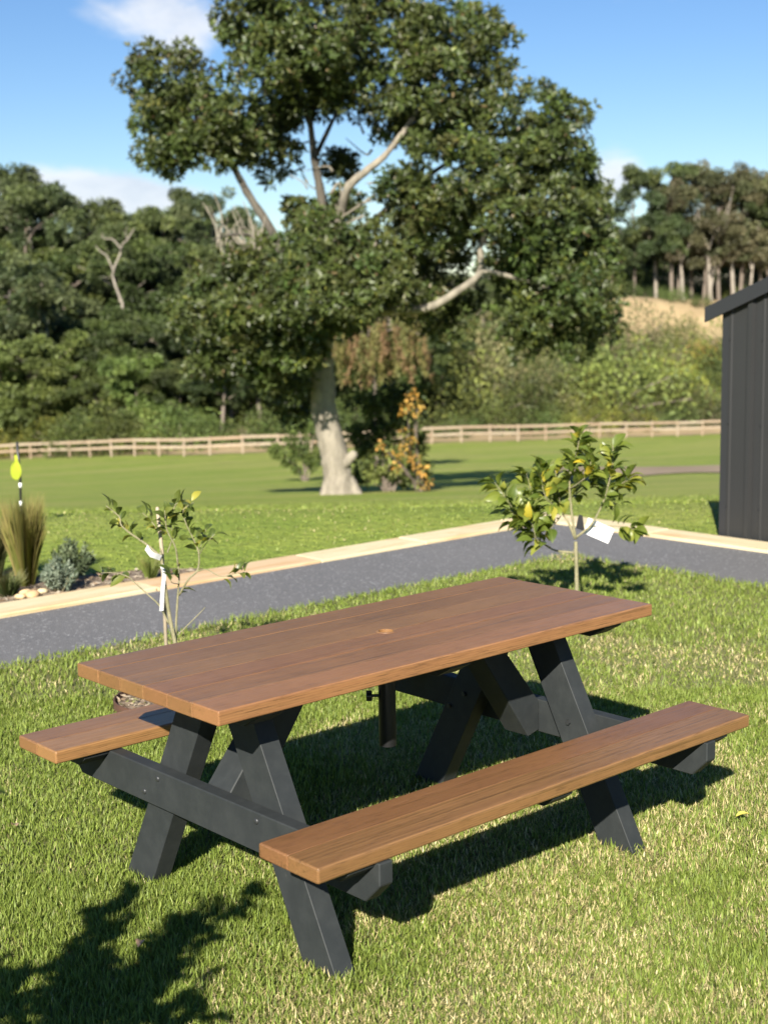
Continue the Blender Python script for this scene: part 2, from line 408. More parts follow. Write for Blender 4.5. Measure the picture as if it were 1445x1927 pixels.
def mat_leaf(name, rough=0.5, spec=0.5, trans=0.25, vary=0.0, tint=(1.15, 1.25, 0.5)):
    """leaf colour comes from the attribute stored on each leaf"""
    m, s, p, out = newmat(name)
    a = s.n('ShaderNodeAttribute', attribute_name='Col'); col = a.outputs['Color']
    if vary:
        oi = s.n('ShaderNodeObjectInfo'); h = s.n('ShaderNodeHueSaturation'); s.l(col, h.inputs['Color'])
        s.l(s.math('ADD', 0.5 - vary * 0.25, s.math('MULTIPLY', oi.outputs['Random'], vary * 0.5)), h.inputs['Hue'])
        r2 = s.math('FRACT', s.math('MULTIPLY', oi.outputs['Random'], 17.3))
        s.l(s.math('ADD', 0.62, s.math('MULTIPLY', r2, 0.78)), h.inputs['Value']); col = h.outputs[0]
    s.l(col, p.inputs['Base Color']); p.inputs['Roughness'].default_value = rough; p.inputs['Specular IOR Level'].default_value = spec
    if trans:
        t = s.n('ShaderNodeBsdfTranslucent'); s.l(s.vmath('MULTIPLY', col, tint), t.inputs['Color'])
        mx = s.n('ShaderNodeMixShader'); mx.inputs[0].default_value = trans
        s.l(p.outputs[0], mx.inputs[1]); s.l(t.outputs[0], mx.inputs[2]); s.l(mx.outputs[0], out.inputs[0])
    return m
M['grass'] = mat_leaf('grass blade', 0.55, 0.35, 0.30, tint=(1.1, 1.15, 0.6))
M['magnolia'] = mat_leaf('glossy evergreen leaf', 0.48, 0.42, 0.10)
M['far_leaf'] = mat_leaf('eucalypt foliage', 0.55, 0.35, 0.15, 0.05)
M['shrub_leaf'] = mat_leaf('shrub foliage', 0.6, 0.3, 0.2, 0.09)
M['bed_leaf'] = mat_leaf('garden plant leaf', 0.6, 0.3, 0.2)

# citrus leaf: colour differs from leaf to leaf (object random)
def mat_citrus(name, stops):
    m, s, p, out = newmat(name); oi = s.n('ShaderNodeObjectInfo'); tc = s.n('ShaderNodeTexCoord')
    c = s.ramp(oi.outputs['Random'], stops)
    n = s.noise(tc.outputs['Object'], 60, 3, 0.6); c = s.mix(s.math('MULTIPLY', n, 0.3), c, (0.10, 0.12, 0.015, 1))
    sx = s.n('ShaderNodeSeparateXYZ'); s.l(tc.outputs['Object'], sx.inputs[0])
    rib = s.mapr(s.math('ABSOLUTE', sx.outputs[1]), 0.0, 0.02, 0.35, 0.0); c = s.mix(rib, c, (0.30, 0.34, 0.10, 1))
    s.l(c, p.inputs['Base Color']); p.inputs['Roughness'].default_value = 0.38
    t = s.n('ShaderNodeBsdfTranslucent'); s.l(s.vmath('MULTIPLY', c, (1.5, 1.5, 0.5)), t.inputs['Color'])
    mx = s.n('ShaderNodeMixShader'); mx.inputs[0].default_value = 0.34
    s.l(p.outputs[0], mx.inputs[1]); s.l(t.outputs[0], mx.inputs[2]); s.l(mx.outputs[0], out.inputs[0]); return m
M['citrus'] = mat_citrus('citrus leaf', [(0.0, (0.070, 0.110, 0.020)), (0.45, (0.130, 0.175, 0.028)), (0.8, (0.21, 0.25, 0.040)), (0.94, (0.30, 0.31, 0.055)), (1.0, (0.62, 0.46, 0.03))])
M['citrus_thin'] = mat_citrus('young citrus leaf', [(0.0, (0.055, 0.085, 0.020)), (0.5, (0.095, 0.130, 0.026)), (0.85, (0.19, 0.21, 0.04)), (1.0, (0.42, 0.38, 0.06))])
M['yellow_leaf'] = plain('fallen yellow leaf', (0.68, 0.56, 0.10), 0.6, var=0.15, scale=50)
M['dry_leaf'] = plain('dry brown leaf', (0.40, 0.27, 0.16), 0.7, var=0.25, scale=60)

def mat_bark(name, c0, c1, c2, sc=5):
    m, s, p, _ = newmat(name); tc = s.n('ShaderNodeTexCoord'); o = tc.outputs['Object']
    mp = s.n('ShaderNodeMapping'); mp.inputs['Scale'].default_value = (1, 1, 0.35); s.l(o, mp.inputs[0])
    a = s.noise(mp.outputs[0], sc, 6, 0.65); b = s.noise(mp.outputs[0], sc * 5, 4, 0.7)
    c = s.mix(s.mapr(a, 0.35, 0.65), (*c0, 1), (*c1, 1)); c = s.mix(s.mapr(b, 0.55, 0.75), c, (*c2, 1))
    s.l(c, p.inputs['Base Color']); p.inputs['Roughness'].default_value = 0.9; bump(s, p, s.math('ADD', a, b), 0.5, 0.03); return m
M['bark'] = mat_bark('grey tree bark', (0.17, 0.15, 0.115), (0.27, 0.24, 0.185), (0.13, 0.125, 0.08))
M['gum_bark'] = mat_bark('pale gum bark', (0.20, 0.17, 0.135), (0.31, 0.275, 0.225), (0.13, 0.11, 0.085), 0.7)
M['dark_bark'] = mat_bark('brown gum bark', (0.12, 0.095, 0.075), (0.20, 0.165, 0.13), (0.08, 0.065, 0.05), 0.7)
M['limb_bark_shade'] = mat_bark('shaded limb bark', (0.055, 0.047, 0.036), (0.10, 0.088, 0.068), (0.05, 0.05, 0.032))  # tree bark darkened so the crown's shade sits in the limb colour
M['twig'] = mat_bark('citrus bark', (0.20, 0.19, 0.10), (0.30, 0.27, 0.16), (0.14, 0.16, 0.07), 25)

# ------------------------------------------------------------------ terrain
# fence line control points: photo column -> depth and ground row
FPX = np.array([-700, -150, 0, 200, 412, 545, 810, 1080, 1348, 1600, 2200.0])
FD = np.array([125, 114, 108, 99, 92, 94, 100, 106, 112, 117, 128.0])
FPY = np.array([880, 870, 866, 861, 855, 850, 836, 827, 819, 812, 800.0])
_fz = np.array([at(a, b, d)[2] for a, b, d in zip(FPX, FPY, FD)])
_fu = np.array([(at(a, b, d) - C) @ RH for a, b, d in zip(FPX, FPY, FD)])
def du(x, y):
    x = np.asarray(x, float); y = np.asarray(y, float)
    return (x - C[0]) * FH[0] + (y - C[1]) * FH[1], (x - C[0]) * RH[0] + (y - C[1]) * RH[1]
def sstep(x, a, b):
    t = np.clip((x - a) / (b - a), 0, 1); return t * t * (3 - 2 * t)
def terrain(x, y):
    d, u = du(x, y)
    us = u * np.clip(100.0 / np.maximum(d, 1), 0.5, 3.0) if False else u
    zf = np.interp(us, _fu, _fz); df = np.interp(us, _fu, FD)
    t = np.clip((d - 11.6) / (df - 11.6), 0, 1.15)
    z = zf * (t * (1 + 0.41 * (1 - t)))
    z = np.where(t < 0.02, z * np.clip(t / 0.02, 0, 1), z)
    e = np.clip(d - df - 3, 0, None)
    right = sstep(u, 9, 30)
    # the right bank climbs to a dry terrace, the left slope rises gently under the forest
    zr = 0.155 * e * 1.0; zr = np.minimum(zr, 0.155 * 48 + 0.02 * e)
    face = sstep(e, 50, 58) * 3.6
    zr = zr + face
    zl = 0.085 * np.minimum(e, 75)
    rise = right * zr + (1 - right) * zl
    bumpy = (vnoise(x * 0.16, y * 0.16, 3) - 0.5) * 0.14 * np.clip((d - 30) / 60, 0, 1) + (vnoise(x * 0.05, y * 0.05, 4) - 0.5) * 1.6 * np.clip(e / 20, 0, 1)
    return np.where(d < 11.6, 0.0, z) + rise + bumpy
def ground_pt(px, d):
    p = at(px, 800, d); return np.array([p[0], p[1], float(terrain(p[0], p[1]))])
def row_pt(px, py, dmin=4.0, dmax=400.0):
    """where the ray through a pixel meets the terrain"""
    ds = np.linspace(dmin, dmax, 6000); v = F + R * (px - CW / 2) / CF - U * (py - CH / 2) / CF
    P = C + v[None] * (ds / (v @ FH))[:, None]; h = P[:, 2] - terrain(P[:, 0], P[:, 1])
    i = int(np.argmax(h < 0)); return np.array([P[i, 0], P[i, 1], float(terrain(P[i, 0], P[i, 1]))])

dvals = np.concatenate([np.linspace(-14, 11, 12), np.linspace(11.6, 40, 40), np.linspace(41, 175, 120), np.linspace(180, 700, 40)])
uvals = np.concatenate([np.linspace(-420, -72, 14), np.linspace(-70, 70, 100), np.linspace(72, 420, 14)])
DD, UU = np.meshgrid(dvals, uvals, indexing='ij')
X = C[0] + FH[0] * DD + RH[0] * UU; Y = C[1] + FH[1] * DD + RH[1] * UU
Z = terrain(X, Y)
nd, nu = DD.shape; idx = np.arange(nd * nu).reshape(nd, nu)
Q = np.stack([idx[:-1, :-1], idx[:-1, 1:], idx[1:, 1:], idx[1:, :-1]], -1).reshape(-1, 4)
me = fast_mesh('ground', np.stack([X, Y, Z], -1).reshape(-1, 3), Q, smooth=True)
for k in ('turf', 'forest_floor', 'dry_bank'): me.materials.append(M[k])
ctr = np.stack([X, Y], -1).reshape(-1, 2)[Q].mean(1); dq, uq = du(ctr[:, 0], ctr[:, 1])
dfq = np.interp(uq, _fu, FD); mi = np.zeros(len(Q), np.int32); mi[dq > dfq + 1.5] = 1
eq = dq - dfq - 3
mi[(eq > 44) & (eq < 66) & (uq > 0.150 * dq)] = 2; mi[(eq > -1.5) & (eq < 3)] = 2; 
me.polygons.foreach_set('material_index', mi)
if Q.shape[0] and me.polygons[0].normal.z < 0: me.flip_normals()
ground = tag(link('ground', me), kind='structure')

def sheet(name, outline, z, mat, thick=0.0):
    bm = bmesh.new(); vs_ = [bm.verts.new((x, y, z)) for x, y in outline]; f = bm.faces.new(vs_)
    if f.normal.z < 0: f.normal_flip()
    if thick:
        r = bmesh.ops.extrude_face_region(bm, geom=[f])
        for v_ in r['geom']:
            if isinstance(v_, bmesh.types.BMVert): v_.co.z -= thick
        bmesh.ops.recalc_face_normals(bm, faces=bm.faces[:])
    return link(name, bm_mesh(name, bm), mat)
# path: an L round the lawn
PX0, PY0 = 4.47, 3.13          # inner (lawn) edge
PX1, PY1 = 5.44, 4.13          # outer edge
def wavy(a, b, n, amp, seed):
    r = np.random.default_rng(seed); t = np.linspace(0, 1, n); p = np.outer(1 - t, a) + np.outer(t, b)
    nrm = np.array([-(b[1] - a[1]), b[0] - a[0]], float); nrm /= np.linalg.norm(nrm)
    off = np.interp(t, np.linspace(0, 1, n // 2), r.normal(0, amp, n // 2)); off[0] = off[-1] = 0
    return [tuple(q) for q in p + off[:, None] * nrm]
rnd_c = [(PX0 - 0.35 + 0.35 * math.cos(a), PY0 - 0.35 + 0.35 * math.sin(a)) for a in np.linspace(math.pi / 2, 0, 7)]
inner = wavy((-9.0, PY0), (PX0 - 0.36, PY0), 70, 0.008, 1) + rnd_c + wavy((PX0, PY0 - 0.36), (PX0, -9), 70, 0.008, 2)
outer = [(PX1, -9), (PX1, PY1), (-9.0, PY1)]
path = tag(sheet('path', inner + outer, 0.012, M['asphalt'], 0.05), kind='structure')

lawn_o = [(-14, PY0 + .04), (PX0 + .04, PY0 + .04), (PX0 + .04, -14), (-14, -14)]
tag(sheet('lawn', lawn_o, 0.004, M['under']), kind='structure')

# sandstone edging blocks along the far side of the path
edging = empty('sandstone_edging', (PX1 + 0.15, PY1 + 0.15, 0)); tag(edging, 'flush sawn sandstone edging along the asphalt path', kind='structure')
def edge_run(fixed, a, b, axis, seed):
    r = random.Random(seed); t = a
    while t < b - 0.2:
        ln = min(r.uniform(0.95, 1.35), b - t)
        if b - t - ln < 0.4: ln = b - t
        me = board_mesh('sandstone_block', ln - 0.008, 0.30 + r.uniform(-0.008, 0.008), 0.13, 0.006, 1)
        cx = t + ln / 2
        loc = (cx, fixed + r.uniform(-0.004, 0.004), -0.033 + r.uniform(-0.003, 0.004)) if axis == 'x' else (fixed, cx, -0.033 + r.uniform(-0.003, 0.004))
        o = link('sandstone_block', me, M['sandstone'], None, loc, (0, 0, r.uniform(-0.003, 0.003) + (0 if axis == 'x' else math.pi / 2)))
        o.parent = edging; o.matrix_parent_inverse = Matrix.Translation(edging.location).inverted()
        t += ln
edge_run(PY1 + 0.155, -8.0, PX1 + 0.31, 'x', 5)
edge_run(PX1 + 0.155, -8.0, PY1 - 0.004, 'y', 9)

# worn dirt strip across the paddock
strip = []
NV = 40; us = np.linspace(0, 1, NV); VV = []; TT = []
for i, t in enumerate(us):
    pxx = 1010 + t * 700
    top = 878 + 4 * math.sin(t * 5) - 9 * t; bot = top + 20 + 7 * math.sin(t * 9 + 1) - 16 * max(0, 0.12 - t) / 0.12
    for j in range(7):
        q = row_pt(pxx, top + (bot - top) * j / 6); q[2] += 0.03; VV.append(q)
for i in range(NV - 1):
    for j in range(6): TT.append((i * 7 + j, i * 7 + j + 1, (i + 1) * 7 + j + 1, (i + 1) * 7 + j))
me = fast_mesh('dirt_track', VV, TT, smooth=True)
if me.polygons[0].normal.z < 0: me.flip_normals()
tag(link('dirt_track', me, M['dirt']), kind='structure')

# garden bed beyond the edging
bedo = [(-2.6, 4.46), (0.2, 4.46), (1.0, 4.47), (2.1, 4.45), (2.45, 4.55), (2.2, 4.78), (1.7, 4.95), (1.2, 5.4), (0.9, 6.0), (0.2, 6.3), (-1.2, 6.2), (-2.6, 6.0)]
bed = tag(sheet('garden_bed', bedo, 0.014, M['soil'], 0.06), kind='structure')

# ------------------------------------------------------------------ picnic table
L, W, TH, TZ = 1.76, 0.695, 0.040, 0.75
BH, BW, BY = 0.45, 0.234, 0.614
table = empty('picnic_table', (0, 0, 0))
tag(table, 'A-frame picnic table with oiled timber top and attached benches on dark grey legs', 'picnic table')
bench_label = None
pw = W / 6
for i in range(6):
    me = plank_mesh('tabletop_plank', L - (0.0 if i % 2 else 0.0015), pw - 0.0016, TH, .005 if i == 0 else .0014, .005 if i == 5 else .0014, .003)
    link('tabletop_plank', me, M['wood'], table, (0, -W / 2 + pw * (i + 0.5), TZ - TH / 2 - (0.0006 if i in (1, 4) else 0)))
# the two middle boards carry the parasol hole, cut through them
def cut_hole(o, r):
    bm = bmesh.new()
    bmesh.ops.create_cone(bm, cap_ends=True, segments=36, radius1=r, radius2=r, depth=0.2)
    me = bm_mesh('cutter', bm); c = link('cutter', me, M['wood'], None, (0, 0, TZ))
    md = o.modifiers.new('hole', 'BOOLEAN'); md.operation = 'DIFFERENCE'; md.object = c; md.solver = 'EXACT'
    bpy.context.view_layer.update()
    dg = bpy.context.evaluated_depsgraph_get(); nm = bpy.data.meshes.new_from_object(o.evaluated_get(dg))
    o.modifiers.clear(); o.data = nm
    bpy.data.objects.remove(c)
for o in [c for c in table.children if abs(c.location.y) < pw]: cut_hole(o, 0.024)
bm = bmesh.new(); n = 36      # turned rim of the hole
ri, ro, zt = 0.0235, 0.031, TZ + 0.0012
rings = [(ro, TZ - 0.0005), (ro - 0.001, zt), (ri, zt), (ri - 0.001, TZ - TH)]
vv = [[bm.verts.new((r_ * math.cos(2 * math.pi * k / n), r_ * math.sin(2 * math.pi * k / n), z_)) for k in range(n)] for r_, z_ in rings]
for a in range(3):
    for k in range(n): bm.faces.new((vv[a][k], vv[a][(k + 1) % n], vv[a + 1][(k + 1) % n], vv[a + 1][k]))
bmesh.ops.recalc_face_normals(bm, faces=bm.faces[:])
link('parasol_hole_rim', bm_mesh('parasol_hole_rim', bm), M['wood'], table)
for sy in (-1, 1):
    for k in (0, 1):
        me = plank_mesh('bench_plank', L + 0.002 - 0.002 * k, BW / 2 - 0.0016, TH, .0065 if k == 0 else .0014, .0065 if k == 1 else .0014, .0045)
        link('bench_plank', me, M['wood'], table, (0, sy * BY - BW / 4 + k * BW / 2, BH - TH / 2))
LX0, LX1 = 0.583, 0.648
ztop = TZ - TH - 0.001; zb = BH - TH - 0.001
for sx in (-1, 1):
    for sy in (-1, 1):
        o_ = [(sy * 0.378, -0.01), (sy * 0.518, -0.01), (sy * (0.518 - 0.536 * ztop), ztop), (sy * (0.381 - 0.536 * ztop + 0.004), ztop)]
        me = prism_mesh('leg', o_, 'x', sx * LX0, sx * LX1, 0.0018)
        link('leg', me, M['paint'], table)
    h0 = zb - 0.113
    o_ = [(-0.735, zb), (-0.735, zb - 0.058), (-0.680, h0), (0.680, h0), (0.735, zb - 0.058), (0.735, zb)]
    me = prism_mesh('cross_beam', o_, 'x', sx * (LX1 + 0.0005), sx * (LX1 + 0.046), 0.003)
    beam = link('cross_beam', me, M['paint'], table)
    for sy in (-1, 1):
        for (by_, bz_) in ((0.24, 0.385), (0.315, 0.328)):
            bm = bmesh.new(); bmesh.ops.create_uvsphere(bm, u_segments=14, v_segments=8, radius=0.0095)
            for v_ in bm.verts: v_.co.z *= 0.55
            bmesh.ops.rotate(bm, verts=bm.verts, matrix=Matrix.Rotation(math.pi / 2, 3, 'Y'))
            link('bolt', bm_mesh('bolt', bm, True), M['bolt'], beam, (sx * (LX1 + 0.0462), sy * by_, bz_))
            bm = bmesh.new(); bmesh.ops.create_cone(bm, cap_ends=True, segments=6, radius1=0.009, radius2=0.009, depth=0.009, matrix=Matrix.Rotation(math.pi / 2, 4, 'Y'))
            link('nut', bm_mesh('nut', bm), M['bolt'], beam, (sx * (LX0 - 0.004), sy * by_, bz_))
def cleat(name, x0, x1, half, ztop_, th, ch):
    o_ = [(-half, ztop_), (-half, ztop_ - th * 0.25), (-half + ch, ztop_ - th), (half - ch, ztop_ - th), (half, ztop_ - th * 0.25), (half, ztop_)]
    return prism_mesh(name, o_, 'x', x0, x1, 0.002)
for xc in (-0.70, 0.0, 0.70):
    hw = 0.044
    link('top_cleat', cleat('top_cleat', xc - hw, xc + hw, 0.325, ztop, 0.045, 0.06), M['paint'], table)
for sy in (-1, 1):
    for xc in (-0.738, 0.0, 0.738):
        o = link('bench_cleat', cleat('bench_cleat', xc - 0.042, xc + 0.042, 0.105, zb, 0.035, 0.035), M['paint'], table, (0, sy * BY, 0))
for sx in (-1, 1):   # diagonal braces from the cross beams up to the middle of the top
    o_ = [(sx * 0.645, 0.305), (sx * 0.645, 0.405), (sx * 0.40, ztop), (sx * 0.300, ztop), (sx * 0.592, 0.292)]
    link('brace', prism_mesh('brace', o_, 'y', -0.055, 0.055, 0.003), M['paint'], table)
sleeve_items = [([(0, 0, ztop - 0.002), (0, 0, 0.385)], [0.027, 0.027])]
bm = bmesh.new(); bmesh.ops.create_cone(bm, cap_ends=True, segments=28, radius1=0.027, radius2=0.027, depth=ztop - 0.386)
sleeve = link('parasol_sleeve', bm_mesh('parasol_sleeve', bm, False), M['steel_dark'], table, (0, 0, (ztop + 0.384) / 2))
kd = Vector((-0.74, 0.67, 0)).normalized(); kz = 0.545 - (ztop + 0.384) / 2
bm = bmesh.new(); bmesh.ops.create_cone(bm, cap_ends=True, segments=12, radius1=0.005, radius2=0.005, depth=0.03, matrix=Matrix.Translation(kd * 0.036 + Vector((0, 0, kz))) @ kd.to_track_quat('Z', 'Y').to_matrix().to_4x4())
link('screw', bm_mesh('screw', bm), M['steel_dark'], sleeve)
bm = bmesh.new(); prof = []
for k in range(20):
    r_ = 0.0175 if k % 4 < 2 else 0.0135; prof.append((r_ * math.cos(2 * math.pi * k / 20), r_ * math.sin(2 * math.pi * k / 20)))
me = prism_mesh('clamp_knob', prof, 'z', -0.009, 0.009, 0.0015)
link('clamp_knob', me, M['black'], sleeve, kd * 0.056 + Vector((0, 0, kz)), kd.to_track_quat('Z', 'Y').to_euler())

# ------------------------------------------------------------------ shed
shed = empty('garden_shed', (5.78, 2.72, 0)); tag(shed, 'dark grey ribbed steel shed with sloping roof beside the sandstone edging', 'shed')
SHX, SHY, SHD, SHW = 5.80, 2.79, 2.4, 3.2
def zs(y): return 1.66 + (SHY - y) * 0.40          # roof slope, rising away from the paddock corner
y_ = SHY; k = 0; ribw = 0.268
while y_ > SHY - SHW + 0.01:
    y2 = max(y_ - ribw, SHY - SHW); zm = min(zs(y_), 2.75)
    # each sheet: flat pan with two small swages and an upstanding rib at its lap
    prof = [(0, y_), (-0.004, y_), (-0.004, y_ - 0.055), (-0.013, y_ - 0.062), (-0.013, y_ - 0.075), (-0.004, y_ - 0.082), (-0.004, y_ - 0.150),
            (-0.004, y2 + 0.060), (-0.034, y2 + 0.046), (-0.034, y2 + 0.014), (-0.004, y2 + 0.001), (0, y2 + 0.001)]
    bm = bmesh.new()
    lo = [bm.verts.new((SHX + a, b, -0.05)) for a, b in prof]; hi = [bm.verts.new((SHX + a, b, zs(b) if zs(b) < 2.75 else 2.75)) for a, b in prof]
    for i in range(len(prof)): bm.faces.new((lo[i], lo[(i + 1) % len(prof)], hi[(i + 1) % len(prof)], hi[i]))
    bm.faces.new(lo[::-1]); bm.faces.new(hi); bmesh.ops.recalc_face_normals(bm, faces=bm.faces[:])
    pnl = link('wall_sheet', bm_mesh('wall_sheet', bm), M['shed']); pnl.parent = shed; pnl.matrix_parent_inverse = Matrix.Translation(shed.location).inverted()
    for zz in (0.25, 0.85, 1.45):
        if zz < zm - 0.1:
            bm = bmesh.new(); bmesh.ops.create_cone(bm, cap_ends=True, segments=6, radius1=0.007, radius2=0.007, depth=0.008, matrix=Matrix.Rotation(math.pi / 2, 4, 'Y'))
            sc_ = link('screw', bm_mesh('screw', bm), M['shed_trim'], pnl, (SHX - 0.017, y_ - 0.0685, zz))
    y_ = y2; k += 1
def shed_part(name, me, mat):
    o = link(name, me, mat); o.parent = shed; o.matrix_parent_inverse = Matrix.Translation(shed.location).inverted(); return o
shed_part('side_wall', prism_mesh('side_wall', [(SHX + 0.01, -0.05), (SHX + SHD, -0.05), (SHX + SHD, zs(SHY) - 0.01), (SHX + 0.01, zs(SHY) - 0.01)], 'y', SHY - 0.03, SHY - 0.001, 0), M['shed'])
shed_part('rear_wall', prism_mesh('rear_wall', [(SHY - SHW, -0.05), (SHY - 0.04, -0.05), (SHY - 0.04, 1.64), (SHY - 2.7, 2.7), (SHY - SHW, 2.7)], 'x', SHX + SHD - 0.03, SHX + SHD, 0), M['shed'])
shed_part('corner_flashing', prism_mesh('corner_flashing', [(SHX - 0.006, SHY - 0.05), (SHX - 0.006, SHY + 0.006), (SHX + 0.05, SHY + 0.006), (SHX + 0.05, SHY + 0.002), (SHX - 0.002, SHY + 0.002), (SHX - 0.002, SHY - 0.05)], 'z', -0.05, zs(SHY), 0), M['shed_trim'])
ye = SHY + 0.115
ol = [(ye, zs(ye) + 0.01), (SHY - 2.72, zs(SHY - 2.72) + 0.01), (SHY - 2.72, zs(SHY - 2.72) + 0.05), (ye, zs(ye) + 0.05)]
shed_part('roof', prism_mesh('roof', ol, 'x', SHX - 0.045, SHX + SHD + 0.06, 0.002), M['shed_trim'])
ol = [(ye + 0.005, zs(ye) - 0.045), (SHY - 2.72, zs(SHY - 2.72) - 0.045), (SHY - 2.72, zs(SHY - 2.72) + 0.062), (ye + 0.005, zs(ye) + 0.062)]
shed_part('barge_flashing', prism_mesh('barge_flashing', ol, 'x', SHX - 0.066, SHX - 0.047, 0.002), M['shed_trim'])

# ------------------------------------------------------------------ paddock fence
fence = empty('paddock_fence', tuple(ground_pt(545, 94))); fl0 = Vector(fence.location)
tag(fence, 'two-rail weathered timber post and rail fence along the far side of the paddock', 'fence')
fline = np.array([[*(C + FH * d + RH * u)[:2]] for d, u in zip(np.interp(np.linspace(-700, 2200, 400), FPX, FD), np.interp(np.linspace(-700, 2200, 400), FPX, _fu))])
seg = np.linalg.norm(np.diff(fline, axis=0), axis=1); cum = np.concatenate([[0], np.cumsum(seg)])
lo_s = np.interp(-330, np.linspace(-700, 2200, 400), cum); hi_s = np.interp(1780, np.linspace(-700, 2200, 400), cum)
post_me = board_mesh('post', 0.12, 0.11, 1.60, 0.012, 1); prev = None; r = random.Random(4)
for sdist in np.arange(lo_s, hi_s, 2.45):
    x, y = np.interp(sdist, cum, fline[:, 0]), np.interp(sdist, cum, fline[:, 1]); z = float(terrain(x, y))
    x2, y2 = np.interp(sdist + 0.5, cum, fline[:, 0]), np.interp(sdist + 0.5, cum, fline[:, 1]); ang = math.atan2(y2 - y, x2 - x)
    o = link('post', post_me, M['fence'], fence, Vector((x, y, z + 0.42 + r.uniform(-0.03, 0.03))) - fl0, (r.uniform(-0.02, 0.02), r.uniform(-0.02, 0.02), ang))
    p_ = Vector((x, y, z))
    if prev is not None:
        mid = (p_ + prev) / 2; dv = p_ - prev; ln = dv.length; q = dv.to_track_quat('X', 'Z')
        nrm = Vector((dv.y, -dv.x, 0)).normalized() * 0.075
        if nrm.dot(Vector((FH[0], FH[1], 0))) > 0: nrm = -nrm
        for hz in (0.62, 1.10):
            me = board_mesh('rail', ln + 0.02, 0.045, 0.185, 0.006, 1)
            link('rail', me, M['fence'], fence, mid + nrm + Vector((0, 0, hz + r.uniform(-0.015, 0.015))) - fl0, q.to_euler())
    prev = p_

# ------------------------------------------------------------------ big evergreen tree
TD = 28.0
tb = row_pt(642, 930); TB = Vector(tb)
big = empty('evergreen_tree', TB); tag(big, 'large broad-leaved evergreen tree with pale trunk standing alone in the paddock', 'tree')
td0 = du(tb[0], tb[1])[0]
def tp(px, py, off=0.0): return at(px, py, td0 + off) - tb
rg = np.random.default_rng(21)
trunk_pts = spline([tp(642, 945), tp(636, 900), tp(628, 850), tp(612, 790), tp(606, 720), tp(604, 660), tp(612, 600), tp(622, 540, .1)], 6)
trunk_rad = np.interp(np.linspace(0, 1, len(trunk_pts)), [0, .06, .14, .3, .5, .7, 1], [0.56, 0.40, 0.335, 0.30, 0.28, 0.26, 0.20])
items = [(trunk_pts, trunk_rad)]
for (a_, b_, ro_) in ((655, 690, 0.12), (622, 600, 0.10), (648, 655, 0.1)):
    items.append((spline([tp(a_, 905), tp((a_ + b_) / 2, 930, -.2), tp(b_, 948, -.35)], 4), np.linspace(0.17, 0.05, 9)))
items.append((spline([tp(640, 880, -.1), tp(658, 862, -.15), tp(668, 852, -.15)], 4), np.linspace(0.14, 0.09, 9)))
link('trunk', tubes_mesh('trunk', items, 14, 0.05, rg), M['bark'], big)
limb_defs = [   # main limbs: photo columns and rows with a depth offset
    ([(608, 660, 0), (560, 560, -.4), (520, 450, -.6), (470, 370, -.5), (440, 315, -.4), (400, 250, -.3), (340, 190, 0)], .20, .04),
    ([(620, 560, 0), (612, 470, .3), (606, 380, .3), (592, 300, .2), (583, 230, .1), (560, 120, 0), (570, 0, 0)], .19, .05),
    ([(622, 545, 0), (640, 430, -.5), (652, 358, -1.1), (690, 320, -1.3), (730, 285, -1.3), (790, 200, -.8), (840, 90, -.3)], .18, .05),
    ([(606, 640, 0), (660, 600, -.5), (710, 585, -1.0), (800, 580, -1.5), (860, 548, -1.6), (903, 512, -1.6), (906, 460, -1.5), (940, 380, -1.0), (1000, 300, -.5)], .18, .05),
    ([(640, 470, 0), (720, 400, .8), (820, 320, 1.2), (950, 240, 1.0)], .14, .04),
    ([(905, 508, -1.6), (960, 520, -1.5), (1040, 545, -1.0), (1090, 580, -.6)], .09, .03),
    ([(604, 650, 0), (540, 640, -.6), (470, 610, -.9), (410, 590, -.8)], .12, .03),
    ([(600, 690, 0), (540, 700, .8), (450, 680, 1.4)], .10, .03),
    ([(590, 300, .2), (640, 200, .9), (700, 100, 1.4)], .09, .03),
    ([(520, 450, -.6), (450, 440, -1.2), (400, 450, -1.6)], .07, .02)]
for li, (pts, r0, r1) in enumerate(limb_defs):
    sp = spline([tp(*q) for q in pts], 6)
    me = tubes_mesh('limb', [(sp, np.linspace(r0 * .68, r1 * .7, len(sp)))], 9, 0.06, rg)
    link('limb', me, M['bark' if li in (2, 3, 5) else 'limb_bark_shade'], big)  # sunlit limbs keep plain bark, the rest have shade painted into theirs
# dead pale twigs left bare in the middle of the crown
tw = []
for k in range(46):
    if k < 22: bx, by_ = rg.uniform(395, 500), rg.uniform(455, 500); ex, ey = bx + rg.normal(0, 34), by_ - rg.uniform(30, 105)
    elif k < 36: bx, by_ = rg.uniform(600, 770), rg.uniform(340, 480); ex, ey = bx + rg.normal(0, 60), by_ + rg.normal(-10, 40)
    else: bx, by_ = rg.uniform(560, 720), rg.uniform(250, 400); ex, ey = bx + rg.normal(0, 45), by_ - rg.uniform(-20, 60)
    o0 = rg.uniform(-1.9, -.2) if k < 36 else rg.uniform(-.5, .8); mx_, my_ = (bx + ex) / 2 + rg.normal(0, 9), (by_ + ey) / 2 + rg.normal(0, 9)
    sp = spline([tp(bx, by_, o0), tp(mx_, my_, o0 + .1), tp(ex, ey, o0 + .15)], 4); tw.append((sp, np.linspace(rg.uniform(.016, .04), .008, len(sp))))
tag(link('dead_twigs', tubes_mesh('dead_twigs', tw, 5), M['bark'], big), kind='stuff')
